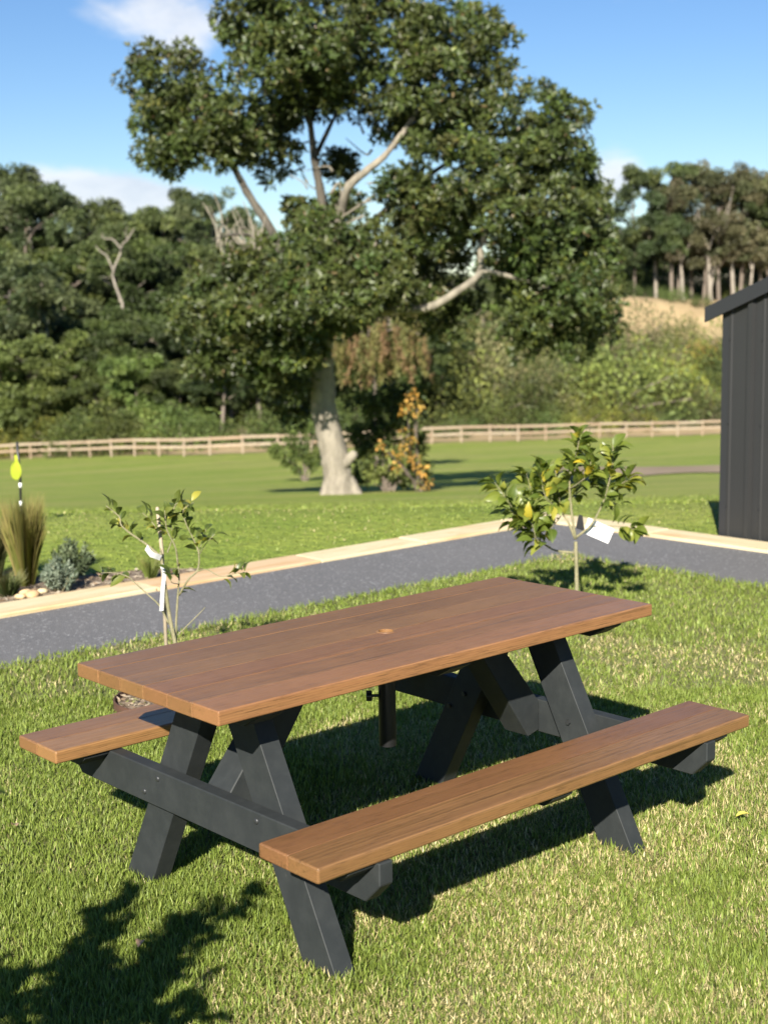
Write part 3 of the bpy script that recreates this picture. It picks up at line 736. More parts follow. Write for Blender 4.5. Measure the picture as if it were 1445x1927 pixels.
# foliage masses: (column, row, radius in pixels x, y, depth offset, rosette weight)
lobes = [(318, 150, 78, 80, 0.0), (285, 235, 62, 62, -.3), (355, 215, 85, 70, .2), (315, 290, 62, 40, 0), (395, 255, 70, 62, -.4), (460, 250, 80, 70, 0), (520, 260, 55, 72, .4),
         (470, 40, 75, 85, .2), (560, -30, 110, 90, 0), (520, 130, 90, 75, -.5), (620, 60, 100, 95, -.6), (610, 160, 75, 60, .6), (700, -60, 120, 80, .3), (720, 60, 100, 90, 0), (690, 170, 80, 55, -.2), (560, 190, 70, 45, .3),
         (820, 80, 90, 75, -.4), (890, 70, 70, 60, .2), (905, 120, 60, 65, 0), (800, 170, 95, 60, -.7), (850, 230, 90, 65, .2), (760, 230, 60, 45, .4),
         (930, 250, 100, 80, -.5), (1030, 230, 62, 66, 0), (1000, 310, 90, 75, -.6), (1065, 340, 60, 70, .2), (850, 330, 100, 75, -.9), (930, 390, 100, 70, -.9), (1040, 420, 85, 70, -.2), (1105, 430, 45, 75, .4),
         (780, 380, 75, 55, -.6), (840, 430, 80, 50, -.8), (760, 450, 62, 42, -.9), (980, 470, 70, 50, -.6), (1100, 350, 40, 55, .6),
         (1050, 540, 92, 72, -.6), (1110, 570, 55, 75, -.2), (1000, 590, 60, 70, -.4), (1070, 630, 82, 65, -.3), (980, 520, 50, 50, 0), (1120, 480, 45, 45, .3),
         (585, 590, 62, 45, -1.5), (520, 570, 60, 50, -1.6), (640, 560, 55, 42, -1.5), (560, 660, 50, 40, -1.0),
         (600, 460, 62, 45, -.9), (540, 510, 85, 60, -1.0), (620, 540, 85, 60, -1.1), (450, 540, 78, 55, -.8), (400, 600, 70, 62, -.6), (500, 610, 90, 65, -1.0), (590, 620, 70, 50, -.8), (440, 670, 72, 60, -.3), (520, 690, 70, 55, -.2), (390, 540, 40, 42, -.3), (560, 740, 42, 50, .5), (400, 700, 45, 60, .6),
         (700, 530, 70, 55, -.9), (760, 560, 62, 45, -.5), (690, 470, 45, 32, -.3), (820, 500, 60, 36, .8), (850, 570, 45, 36, .9), (640, 400, 35, 26, .5), (610, 430, 40, 26, .6), (660, 590, 55, 28, -.6), (830, 620, 42, 28, .5), (640, 310, 24, 26, .9), (560, 400, 34, 24, .5)]
lr = np.array([[a, b] for _, _, a, b, _ in lobes], float) * td0 / CF
Pn, Dn, Cn = [], [], []
for i, (px_, py_, a_, b_, off) in enumerate(lobes):
    off = off * (1.0 if (740 < px_ < 925 and py_ > 400) else 1.9)
    c0 = tp(px_, py_, off); rx, rz = lr[i]; ry = (rx + rz) / 2 * 1.5
    rx *= 1.06; rz *= 1.06; nsub = int(9 + 31 * rx * rz)
    sd = sphere_dirs(nsub, rg); rad = rg.uniform(0.45, 0.98, nsub)[:, None]
    ctr_ = c0 + (sd * rad) @ np.array([RH * rx, FH * ry, [0, 0, rz]])
    for cc in ctr_:
        rs = rg.uniform(0.16, 0.36); nr = int(rg.uniform(7, 13) * (rs / 0.25) ** 1.5) + 2
        dd = sphere_dirs(nr, rg); dd[:, 2] = dd[:, 2] * 0.8 + 0.15; Pn.append(cc + dd * rs * rg.uniform(0.55, 1.1, nr)[:, None]); Dn.append(unit(dd + [0, 0, 0.35] - 0.3 * np.array(FH) + rg.normal(0, .25, (nr, 3))))
        base = np.array([0.055, 0.073, 0.019]) * rg.uniform(0.75, 1.35)
        base = base * (1 + rg.normal(0, .06, 3)); Cn.append(np.repeat(base[None], nr, 0))
Pn = np.concatenate(Pn); Dn = np.concatenate(Dn); Cn = np.concatenate(Cn)
nl = 10; n = len(Pn)
P8 = np.repeat(Pn, nl, 0); A8 = np.repeat(Dn, nl, 0); C8 = np.repeat(Cn, nl, 0)
side = unit(np.cross(A8, rg.normal(size=A8.shape))); D8 = unit(A8 * rg.uniform(0.2, 0.9, (len(A8), 1)) + side)
P8 = P8 + D8 * 0.015
C8 = C8 * rg.uniform(0.7, 1.35, (len(C8), 1)); yel = rg.random(len(C8)); C8[yel > 0.95] *= np.array([1.8, 1.5, 1.0]); C8[yel < 0.015] = np.array([0.13, 0.095, 0.045])
V, T, kv = leaf_arrays(P8, D8, rg.uniform(0.10, 0.185, len(P8)), rg.uniform(0.034, 0.052, len(P8)), rg, 0.18, six=True)
me = fast_mesh('foliage', V, T, np.repeat(C8, kv, 0)); print('big tree leaves', len(P8))
fo = link('foliage', me, M['magnolia'], big); tag(fo, kind='stuff')

# ------------------------------------------------------------------ generic foliage
def foliage_mesh(name, centers, radii, per, llen, lwid, cols, rng, up=0.2, droop=0.0, squash=1.0, shell=(0.35, 1.05)):
    Ps, Ds, Cs = [], [], []
    for c0, r0 in zip(centers, radii):
        k = max(3, int(per * r0 * r0)); dd = sphere_dirs(k, rng)
        q = dd * (r0 * rng.uniform(shell[0] ** 2, shell[1] ** 2, k) ** 0.5)[:, None]; q[:, 2] *= squash
        Ps.append(c0 + q); Ds.append(unit(dd + [0, 0, up] + rng.normal(0, .5, (k, 3))))
        base = np.array(cols[rng.integers(len(cols))]) * rng.uniform(0.8, 1.2) * 1.32; Cs.append(base[None] * rng.uniform(0.65, 1.4, (k, 1)))
    Ps = np.concatenate(Ps); Ds = np.concatenate(Ds); Cs = np.concatenate(Cs); n = len(Ps)
    V, T, kv = leaf_arrays(Ps, Ds, llen * rng.uniform(.6, 1.3, n), lwid * rng.uniform(.6, 1.3, n), rng, 0.2, droop=droop)
    return fast_mesh(name, V, T, np.repeat(Cs, kv, 0))

# plants round the foot of the big tree
def foot_plant(name, label, cat, spots, cols, seed, per, llen, lwid, droop=0.2):
    rng = np.random.default_rng(seed); b = row_pt(*spots['base']); o = empty(name, tuple(b)); tag(o, label, cat)
    cs = [at(px, py, du(b[0], b[1])[0] + off) - b for px, py, _, off in spots['lobes']]; rs = [rad * td0 / CF for _, _, rad, _ in spots['lobes']]
    CC, RR = [], []
    for c0, r0 in zip(cs, rs):
        for k in range(9):
            v_ = sphere_dirs(1, rng)[0] * r0 * rng.uniform(.3, .85); q = c0 + v_
            q[2] = max(q[2], 0.12); CC.append(q); RR.append(r0 * rng.uniform(.28, .45))
    f_ = link('foliage', foliage_mesh('foliage', CC, RR, per * 5, llen, lwid, cols, rng, 0.0, droop), M['shrub_leaf'], o); tag(f_, kind='stuff')
    st = [(spline([rng.normal(0, .06, 3) * [1, 1, 0] - [0, 0, .03], c0 * [.4, .4, .5] + rng.normal(0, .05, 3), c0], 4), np.linspace(.035, .012, 9)) for c0 in cs]
    link('stem', tubes_mesh('stem', st, 6), M['dark_bark'], o)
foot_plant('leafy_shrub', 'low dark green leafy shrub on one side of the pale trunk', 'shrub',
           dict(base=(575, 905), lobes=[(525, 850, 34, 0), (600, 855, 30, .2), (560, 800, 34, .3), (560, 845, 44, 0), (590, 815, 38, .3), (585, 870, 30, 0), (540, 865, 24, -.1), (560, 885, 20, 0)]),
           [(0.06, 0.085, 0.02), (0.09, 0.12, 0.03), (0.045, 0.065, 0.017)], 31, 420, .13, .07)
foot_plant('climbing_shrub', 'tall dark shrub with yellowing leaf sprays beside the pale trunk', 'shrub',
           dict(base=(730, 925), lobes=[(690, 760, 40, .4), (720, 800, 45, .2), (700, 850, 45, .1), (720, 890, 40, 0), (760, 850, 40, 0), (770, 790, 38, .2), (740, 740, 42, .6), (680, 900, 26, -.2), (770, 900, 30, 0), (670, 820, 25, .1), (790, 830, 26, .1), (795, 880, 24, .1), (780, 745, 24, .3)]),
           [(0.045, 0.06, 0.017), (0.075, 0.09, 0.024), (0.03, 0.042, 0.012)], 32, 420, .13, .075)
foot_plant('yellow_vine', 'drooping vine of golden yellow leaves over the dark shrub', 'vine',
           dict(base=(790, 925), lobes=[(775, 740, 17, -.5), (768, 775, 20, -.6), (785, 770, 15, -.6), (770, 820, 20, -.6), (760, 850, 17, -.6), (790, 880, 18, -.5), (800, 905, 17, -.5), (730, 850, 13, -.7), (745, 880, 16, -.7), (775, 860, 17, -.6), (715, 840, 9, -.7)]),
           [(0.26, 0.17, 0.03), (0.20, 0.15, 0.03), (0.31, 0.21, 0.045), (0.09, 0.10, 0.025), (0.06, 0.075, 0.02)], 33, 190, .10, .075, 0.4)

# ------------------------------------------------------------------ forest behind the fence
def gum_variant(seed, h, spread, open_, bark_h):
    """local-space gum tree: returns trunk mesh and crown mesh (height h, foot at the origin)"""
    rng = np.random.default_rng(seed); lean = rng.normal(0, .04, 2)
    tr = [np.array([lean[0] * h * t + .25 * math.sin(3 * t + seed), lean[1] * h * t, h * t]) for t in np.linspace(-.02, .86, 7)]
    items = [(spline(tr, 3), np.linspace(h * .017, h * .004, 19))]; CC, RR = [], []
    nb = 11
    for k in range(nb):
        t = rng.uniform(bark_h, .82); b0 = np.array([np.interp(t, np.linspace(-.02, .86, 7), [q[i] for q in tr]) for i in range(3)])
        a = rng.uniform(0, 2 * math.pi); ln = spread * rng.uniform(.5, 1.0) * (1.15 - abs(t - .6)); up_ = rng.uniform(.35, 1.0) * ln
        e = b0 + np.array([math.cos(a) * ln, math.sin(a) * ln, up_]); e[2] = min(e[2], h * .97)
        mid_ = (b0 + e) / 2 + rng.normal(0, .06 * ln, 3); items.append((spline([b0, mid_, e], 4), np.linspace(h * .0065, h * .0018, 9)))
        for j in range(int(rng.integers(3, 6))):
            q = e + rng.normal(0, 1, 3) * [spread * .24, spread * .24, spread * .16]; CC.append(q); RR.append(spread * rng.uniform(.13, .25))
        for j in range(2):
            q = mid_ + rng.normal(0, 1, 3) * [spread * .18, spread * .18, spread * .12]; CC.append(q); RR.append(spread * rng.uniform(.10, .19))
    for j in range(6):
        CC.append(tr[-1] + rng.normal(0, 1, 3) * [spread * .28, spread * .28, h * .03] + [0, 0, h * .04]); RR.append(spread * rng.uniform(.15, .26))
    return items, CC, RR, rng
GUMS = []
for (seed, h, sp, op, bh, cols) in (
        (101, 22, 5.2, .5, .27, [(.042, .060, .022), (.058, .076, .026), (.033, .048, .018)]),
        (102, 19, 5.0, .5, .30, [(.056, .074, .024), (.075, .092, .028), (.040, .056, .019)]),
        (103, 20, 4.4, .5, .33, [(.048, .068, .027), (.065, .082, .033), (.034, .05, .02)]),
        (104, 14, 4.2, .5, .18, [(.075, .100, .025), (.095, .118, .030), (.055, .075, .021)]),
        (105, 20, 5.0, .6, .24, [(.070, .070, .032), (.058, .064, .028), (.085, .076, .040)]),
        (106, 16, 4.4, .5, .22, [(.062, .085, .024), (.080, .100, .030), (.046, .062, .020)])):
    items, CC, RR, rng = gum_variant(seed, h, sp, op, bh)
    tm = tubes_mesh('trunk', items, 7); cm_ = foliage_mesh('crown', CC, RR, 250 if seed != 105 else 190, .50, .19, cols, rng, -0.1, 0.25, .75)
    GUMS.append((h, tm, cm_))
def place_gum(k, px, ytop, d, label, group, bark='dark_bark', wide=1.0):
    b = ground_pt(px, d); zt_ = at(px, ytop, d)[2]; h, tm, cm_ = GUMS[k]; sc = max(4.0, (zt_ - b[2])) / (h * 1.03)
    o = empty('gum_tree', tuple(b), RNG.uniform(0, 6.28)); o.scale = (sc * wide, sc * wide, sc); tag(o, label, 'tree', group)
    t = link('trunk', tm, None, o); c = link('crown', cm_, None, o)
    for ob, mt in ((t, M[bark]), (c, M['far_leaf'])):
        if not ob.data.materials: ob.data.materials.append(None)
        ob.material_slots[0].link = 'OBJECT'; ob.material_slots[0].material = mt
    tag(c, kind='stuff'); return o
LF = ('tall pale-barked gum tree in the dense forest behind the post and rail fence', 'pale-barked gum trees of the dense forest')
LFD = ('tall dark-barked gum tree in the dense forest behind the post and rail fence', 'dark-barked gum trees of the dense forest')
RF = ('gum tree with bare lower trunk standing on the dry grass terrace', 'gum trees on the terrace')
for i, (px, yt) in enumerate(((-150, 300), (-80, 290), (-15, 272), (45, 330), (95, 318), (150, 345), (205, 395), (250, 400), (300, 372), (350, 338), (400, 345), (455, 385), (510, 405), (565, 415), (620, 420), (680, 420), (740, 440), (800, 470), (865, 505), (930, 470))):
    place_gum((0, 2, 1, 0, 2, 1)[i % 6], px + RNG.uniform(-12, 12), yt, 172 + RNG.uniform(-8, 10), *(LF if i % 3 == 1 else LFD), bark='gum_bark' if i % 3 == 1 else 'dark_bark')
for i, (px, yt) in enumerate(((-110, 480), (-50, 450), (20, 470), (75, 465), (130, 455), (190, 540), (240, 470), (285, 500), (340, 470), (395, 440), (440, 500), (500, 520), (560, 540), (620, 560), (690, 570), (760, 590))):
    place_gum((5, 1, 2, 5, 3, 1)[i % 6], px + RNG.uniform(-10, 10), yt, 146 + RNG.uniform(-7, 7), *(LF if i % 4 == 2 else LFD), bark='gum_bark' if i % 4 == 2 else 'dark_bark', wide=1.35)
for i, (px, yt) in enumerate(((-90, 620), (-30, 580), (30, 610), (105, 470), (165, 640), (210, 610), (260, 590), (310, 620), (355, 600), (410, 640), (465, 660), (520, 650), (580, 690))):
    place_gum((3, 5, 3, 2, 5, 3)[i % 6], px, yt, 126 + RNG.uniform(-6, 6), 'shorter bright olive gum tree at the front edge of the dense forest', 'gum trees at the forest edge', bark='gum_bark', wide=1.5)
for i, (px, yt, k) in enumerate(((1010, 420, 0), (1060, 400, 1), (1105, 385, 0), (1150, 372, 2), (1190, 345, 0), (1228, 300, 1), (1262, 292, 0), (1300, 285, 4), (1335, 300, 4), (1368, 315, 4), (1400, 300, 4), (1440, 318, 1), (1490, 320, 0), (1550, 330, 2), (1610, 330, 0))):
    place_gum(k, px, yt, 186 + RNG.uniform(-6, 8), *(RF if k != 4 else ('thin brownish gum tree standing on the dry grass terrace', 'thin gum trees on the terrace')), bark='gum_bark' if i % 5 == 0 else 'dark_bark')
for px, yt in ((1270, 330), (1322, 300), (1350, 330), (1388, 318), (1425, 350)):
    place_gum(4, px, yt, 182 + RNG.uniform(-3, 3), 'thin brownish gum tree standing on the dry grass terrace', 'thin gum trees on the terrace', bark='dark_bark', wide=1.1)
for px, yt in ((1040, 470), (1130, 450), (1180, 440), (1240, 400), (1215, 470), (1290, 430), (1420, 420), (1470, 400)):
    place_gum(5 if px % 20 else 1, px, yt, 204 + RNG.uniform(-4, 6), 'dark gum tree at the back of the dry grass terrace', 'gum trees behind the terrace')
for px in range(-200, 1680, 42):
    yt = np.interp(px, [-200, 200, 300, 480, 800, 880, 1000, 1150, 1250, 1400, 1700], [400, 440, 430, 450, 500, 525, 480, 430, 400, 400, 410])
    place_gum((3, 5)[(px // 42) % 2], px + RNG.uniform(-12, 12), yt + RNG.uniform(-8, 20), 216 + RNG.uniform(-6, 10), 'dark distant gum tree at the back of the forest', 'distant gum trees at the back', wide=1.5)
# bare dead gum among the left forest and bare pale trunks on the terrace
def dead_tree(base_px, d, lines, label, name='dead_tree', rmax=.28):
    b = ground_pt(base_px[0], d); o = empty(name, tuple(b)); tag(o, label, 'tree'); its = []
    for ln, r0, r1 in lines:
        sp = spline([at(px, py, d + k * .3) - b for k, (px, py) in enumerate(ln)], 5); its.append((sp, np.linspace(r0, r1, len(sp))))
    tr = its[0]; foot = np.vstack([[0, 0, -.1], tr[0][:1] * [.9, .9, .5]]); its[0] = (np.vstack([foot, tr[0]]), np.concatenate([[rmax * 1.2, rmax * 1.1], tr[1]]))
    link('trunk', tubes_mesh('trunk', its, 8), M['gum_bark'], o)
dead_tree((232, 700), 133, [([(230, 570), (215, 530), (213, 510), (225, 480), (230, 460), (240, 450), (252, 430)], .12, .05), ([(215, 512), (205, 490), (200, 480), (188, 472), (180, 462)], .075, .03), ([(228, 468), (212, 450), (195, 448), (192, 438)], .075, .03), ([(213, 512), (205, 522), (190, 520)], .04, .015), ([(240, 452), (236, 436), (240, 425)], .04, .015)], 'bare dead tree with twisted pale branches in front of the dense forest', rmax=.16)
for (px, l) in ((1335, [([(1336, 556), (1334, 500), (1332, 470)], .42, .28), ([(1332, 470), (1345, 440), (1358, 420), (1372, 380)], .2, .06), ([(1332, 470), (1320, 430), (1312, 390)], .2, .06), ([(1338, 545), (1346, 490), (1352, 465)], .18, .10)]),
                (1378, [([(1379, 548), (1377, 500), (1375, 470)], .36, .22), ([(1375, 470), (1368, 420), (1380, 350)], .15, .05), ([(1375, 480), (1395, 430), (1400, 380)], .12, .04)]),
                (1283, [([(1284, 558), (1283, 520), (1280, 490)], .34, .24), ([(1280, 490), (1270, 450), (1262, 420)], .14, .05), ([(1281, 495), (1300, 450), (1310, 400)], .12, .05)]),
                (1415, [([(1412, 540), (1418, 490), (1430, 450)], .25, .10), ([(1415, 510), (1405, 470), (1400, 440)], .12, .04)])):
    l = [(ln_, a_ * .78, b_ * .6) for ln_, a_, b_ in l]; dead_tree((px, 560), 180, l, {1335: 'stout pale forked bare trunk standing on the dry grass terrace', 1378: 'straight pale bare trunk with two thin upper branches on the terrace', 1283: 'brownish pale bare trunk nearest the dark terrace trees', 1415: 'slender leaning bare trunk above the shed roof'}[px], 'bare_tree', .3)

# shrubs
SHR = []
for (seed, cols, ll) in ((201, [(.120, .125, .022), (.165, .160, .028), (.075, .088, .018)], .24), (202, [(.085, .105, .026), (.11, .13, .032), (.055, .072, .02)], .24),
                         (203, [(.105, .108, .045), (.135, .128, .058), (.08, .088, .036)], .20), (204, [(.060, .080, .022), (.075, .10, .026), (.042, .058, .017)], .26),
                         (205, [(.30, .22, .045), (.26, .19, .04), (.20, .17, .04)], .24)):
    rng = np.random.default_rng(seed); CC, RR = [], []
    for k in range(26):
        v_ = sphere_dirs(1, rng)[0] * rng.uniform(.35, .95); v_[2] = abs(v_[2]) * .95 + .12; CC.append(v_ * [1.15, 1.15, 1.0]); RR.append(rng.uniform(.22, .38))
    for k in range(8):
        a = rng.uniform(0, 6.28); CC.append(np.array([math.cos(a) * .85, math.sin(a) * .85, .14])); RR.append(.24)
    me = foliage_mesh('foliage', CC, RR, 1050, ll * .28, .036, cols, rng, .15, .05)
    st = [(spline([np.array([0, 0, -.06]), c * [.3, .3, .5], c], 4), np.linspace(.016, .005, 9)) for c in CC[:7]]
    SHR.append((me, tubes_mesh('stem', st, 5)))
for me_, _ in SHR: me_.materials.append(M['shrub_leaf'])
for _, st_ in SHR: st_.materials.append(M['dark_bark'])
def place_shrub(k, p, rad, hgt, label, group):
    o = empty('bank_shrub', tuple(p), RNG.uniform(0, 6.28)); o.scale = (rad, rad, hgt); tag(o, label, 'shrub', group)
    f_ = link('foliage', SHR[k][0], None, o); tag(f_, kind='stuff'); link('stem', SHR[k][1], None, o)
BL = {0: 'yellow green shrub on the slope beyond the fence', 1: 'mid green shrub on the slope beyond the fence', 2: 'pale greyish shrub on the slope beyond the fence', 3: 'dark green shrub on the slope beyond the fence', 4: 'golden orange shrub high on the slope beyond the fence'}
rs_ = random.Random(77)
for row, (e0, n) in enumerate(((4, 12), (10, 8), (18, 8), (27, 8), (36, 9), (43, 9))):
    for j in range(n):
        px = 800 + (j + rs_.uniform(.1, .9)) * 680 / n; d = np.interp(px, FPX, FD) + 3 + e0 + rs_.uniform(-2, 2)
        k = rs_.choice([0, 0, 1, 1, 2, 3, 3] if px > 950 else [1, 3, 3, 2]) if row < 4 else rs_.choice([0, 2, 2, 1])
        hh = (rs_.uniform(1.6, 3.2) if row == 0 else rs_.uniform(3.0, 7.8)) * (1.0 if row < 4 else .62); place_shrub(k, ground_pt(px, d) - [0, 0, .1], hh * rs_.uniform(.65, .95), hh, BL[k], BL[k].replace('shrub', 'shrubs'))
for px, yt, d in ((850, 560, 150), (880, 540, 158), (915, 530, 152), (950, 540, 160), (985, 520, 155), (900, 600, 140), (935, 620, 138), (865, 630, 136), (975, 600, 142)):
    place_gum((5, 1, 3)[px % 3], px, yt, d, 'mid green gum tree on the slope between the forest and the terrace', 'gum trees on the slope', wide=1.4)
for j in range(12):
    px = 1140 + j * 34 + rs_.uniform(-14, 14); hh = rs_.uniform(1.4, 3.6)
    place_shrub(3, ground_pt(px, 180 + rs_.uniform(-4, 8)) - [0, 0, .1], hh * .8, hh, 'shrub growing between the trunks on the dry grass terrace', 'shrubs between the terrace trunks')
for j in range(26):
    px = 850 + j * 30 + rs_.uniform(-10, 10); hh = rs_.uniform(3.5, 6.5)
    place_shrub(3, ground_pt(px, 200 + rs_.uniform(-3, 6)) - [0, 0, .1], hh * 1.1, hh, 'dark undergrowth shrub under the terrace gum trees', 'undergrowth shrubs on the terrace')
place_shrub(4, ground_pt(1335, 145), 3.2, 3.0, 'golden orange shrub high on the slope beyond the fence', None)
for row, (e0, n) in enumerate(((3.5, 24), (8, 18), (13, 20), (19, 18), (26, 16))):
    for j in range(n):
        px = -160 + (j + rs_.uniform(.1, .9)) * 960 / n; d = np.interp(px, FPX, FD) + 3 + e0 + rs_.uniform(-1.5, 1.5)
        if 420 < px < 640 and row == 0 and rs_.random() < .5: continue
        k = rs_.choice([0, 0, 1, 1]) if row == 0 else rs_.choice([1, 3, 3, 3]); hh = rs_.uniform(1.2, 3.6) if row == 0 else rs_.uniform(2.0, 5.5) + row * .4
        if px > 400: k = rs_.choice([3, 3, 1])
        if row in (1, 3) or (row == 2 and j % 2):
            gp = ground_pt(px, d); hgt = rs_.uniform(5.5, 10.5); vv_ = gp + [0, 0, hgt] - C; yt_ = CH / 2 - CF * (vv_ @ U) / (vv_ @ F)
            place_gum(rs_.choice([3, 5, 3, 1]), px, yt_, d, 'small leafy gum tree crowding the foot of the dense forest', 'small gum trees at the foot of the forest', wide=1.35); continue
        lab = {0: 'yellow green shrub at the foot of the dense forest', 1: 'mid green shrub at the foot of the dense forest', 3: 'dark green shrub at the foot of the dense forest'}[k]
        place_shrub(k, ground_pt(px, d) - [0, 0, .1], hh * rs_.uniform(.9, 1.3), hh, lab, lab.replace('shrub', 'shrubs'))

# weeping tree behind the big trunk
wb = ground_pt(705, 62); wo_ = empty('weeping_tree', tuple(wb)); tag(wo_, 'weeping tree with hanging olive brown foliage behind the evergreen tree', 'tree')
rng = np.random.default_rng(44); Ps, Ds, Cs = [], [], []; its = [(spline([np.array([0, 0, -.1]), np.array([.1, 0, 2.5]), at(700, 640, 62) - wb], 5), np.linspace(.16, .07, 11))]
for k in range(150):
    top_ = at(rng.uniform(628, 800), rng.uniform(575, 640), 62 + rng.uniform(-1.5, 1.5)) - wb; ln = rng.uniform(.8, 2.2)
    m_ = int(ln * 34); t = np.linspace(0, 1, m_)[:, None]; sway = rng.normal(0, .25, 3); sway[2] = 0
    q = top_ + sway * t ** 2 - np.array([0, 0, 1]) * ln * t + rng.normal(0, .05, (m_, 3)); Ps.append(q)
    Ds.append(np.array([0, 0, -1.0]) + rng.normal(0, .45, (m_, 3))); bc = np.array([(.12, .115, .035), (.145, .10, .045), (.085, .095, .03)][rng.integers(3)]); Cs.append(bc * rng.uniform(.7, 1.3, (m_, 1)))
    if k % 6 == 0: its.append((spline([at(700, 640, 62) - wb, (at(700, 620, 62) - wb + top_) / 2 + [0, 0, .2], top_], 4), np.linspace(.05, .015, 9)))
Ps = np.concatenate(Ps); V, T, kv = leaf_arrays(Ps, np.concatenate(Ds), .26, .055, rng)
tag(link('foliage', fast_mesh('foliage', V, T, np.repeat(np.concatenate(Cs), kv, 0)), M['shrub_leaf'], wo_), kind='stuff')
link('trunk', tubes_mesh('trunk', its, 6), M['dark_bark'], wo_)

# small far building whose pale roof shows through the leaves
hb = ground_pt(797, 124); hz_ = at(797, 686, 124)[2]; house = empty('far_shed', tuple(hb), math.atan2(RH[1], RH[0]) - 0.35); tag(house, 'small far building with pale metal roof glimpsed behind the weeping tree', 'building')
wall_h = hz_ - hb[2]
link('wall', board_mesh('wall', 2.6, 2.0, wall_h + .3, .01, 1), M['render_wall'], house, (0, 0, wall_h / 2 - .15))
ol = [(-1.25, wall_h + .0), (0, wall_h + .75), (1.25, wall_h), (1.25, wall_h + .08), (0, wall_h + .83), (-1.25, wall_h + .08)]
link('roof', prism_mesh('roof', ol, 'x', -1.45, 1.45, 0), M['pale_roof'], house)
link('window', board_mesh('window', .9, .05, .9, .005, 1), M['window'], house, (-.3, -1.01, wall_h - .75))

# ------------------------------------------------------------------ citrus saplings
def leaf_mesh(name):
    st = [(0, 0), (.10, .10), (.32, .235), (.58, .245), (.82, .14), (1.0, 0)]; bm = bmesh.new(); rows = []
    for t, hw in st:
        z = .16 * math.sin(t * 2.4) - .22 * t * t
        if hw == 0: rows.append([bm.verts.new((t, 0, z))])
        else: rows.append([bm.verts.new((t, hw, z + hw * .38)), bm.verts.new((t, 0, z)), bm.verts.new((t, -hw, z + hw * .38))])
    for a, b in zip(rows[:-1], rows[1:]):
        if len(a) == 1: bm.faces.new((a[0], b[1], b[0])); bm.faces.new((a[0], b[2], b[1]))
        elif len(b) == 1: bm.faces.new((a[0], a[1], b[0])); bm.faces.new((a[1], a[2], b[0]))
        else: bm.faces.new((a[0], a[1], b[1], b[0])); bm.faces.new((a[1], a[2], b[2], b[1]))
    bmesh.ops.recalc_face_normals(bm, faces=bm.faces[:]); return bm_mesh(name, bm, True)
LEAF = leaf_mesh('leaf'); LEAF.materials.append(M['citrus']); LEAF2 = leaf_mesh('leaf'); LEAF2.materials.append(M['citrus_thin'])
def add_leaf(me, parent, pos, dirv, size, rng):
    d = Vector(dirv).normalized(); up = Vector((0, 0, 1)) + Vector(rng.normal(0, .45, 3)); y = up.cross(d).normalized(); z = d.cross(y)
    mt = Matrix((d, y, z)).transposed().to_4x4(); o = bpy.data.objects.new('leaf', me); COL.objects.link(o); o.parent = parent
    o.matrix_local = Matrix.Translation(Vector(pos)) @ mt @ Matrix.Diagonal((size, size * rng.uniform(.85, 1.15), size, 1)); return o
def sapling(base, d, twigs, label, me, size, seed, trunk=None, group=None, dense=1.0, droop=-.1):
    rng = np.random.default_rng(seed); o = empty('citrus_sapling', tuple(base)); tag(o, label, 'sapling', group); its = []; b = np.array(base)
    for tw_ in twigs:
        pts = [(at(q[0], q[1], d + (q[2] if len(q) > 2 else 0)) if len(q) < 4 else np.array(q[:3])) - b for q in tw_['p']]
        sp = spline(pts, 6); its.append((sp, np.linspace(tw_.get('r0', .006), tw_.get('r1', .002), len(sp))))
        n = int(tw_.get('n', 0) * dense); t0 = tw_.get('t0', .4)
        for k in range(n):
            t = t0 + (1 - t0) * (k + rng.uniform(0, .8)) / n; i = t * (len(sp) - 1); i0 = min(int(i), len(sp) - 2)
            p_ = sp[i0] + (sp[i0 + 1] - sp[i0]) * (i - i0); tg = unit(sp[i0 + 1] - sp[i0])
            sd = rng.normal(size=3); sd -= tg * (sd @ tg); sd = unit(sd)
            dr = tg * rng.uniform(.25, 1.0) + sd * rng.uniform(.6, 1.0) + np.array([0, 0, rng.uniform(-.35, .35) + droop])
            add_leaf(me, o, p_ + sd * tw_.get('j', .012) * rng.uniform(0, 1), dr, size * rng.uniform(.65, 1.2), rng)
    link('branches', tubes_mesh('branches', its, 7), M['twig'], o); return o
RB = np.array([2.96, 1.735, 0.0]); RDp = du(RB[0], RB[1])[0]
sp_ = lambda *a, **k: dict(p=list(a), **k)
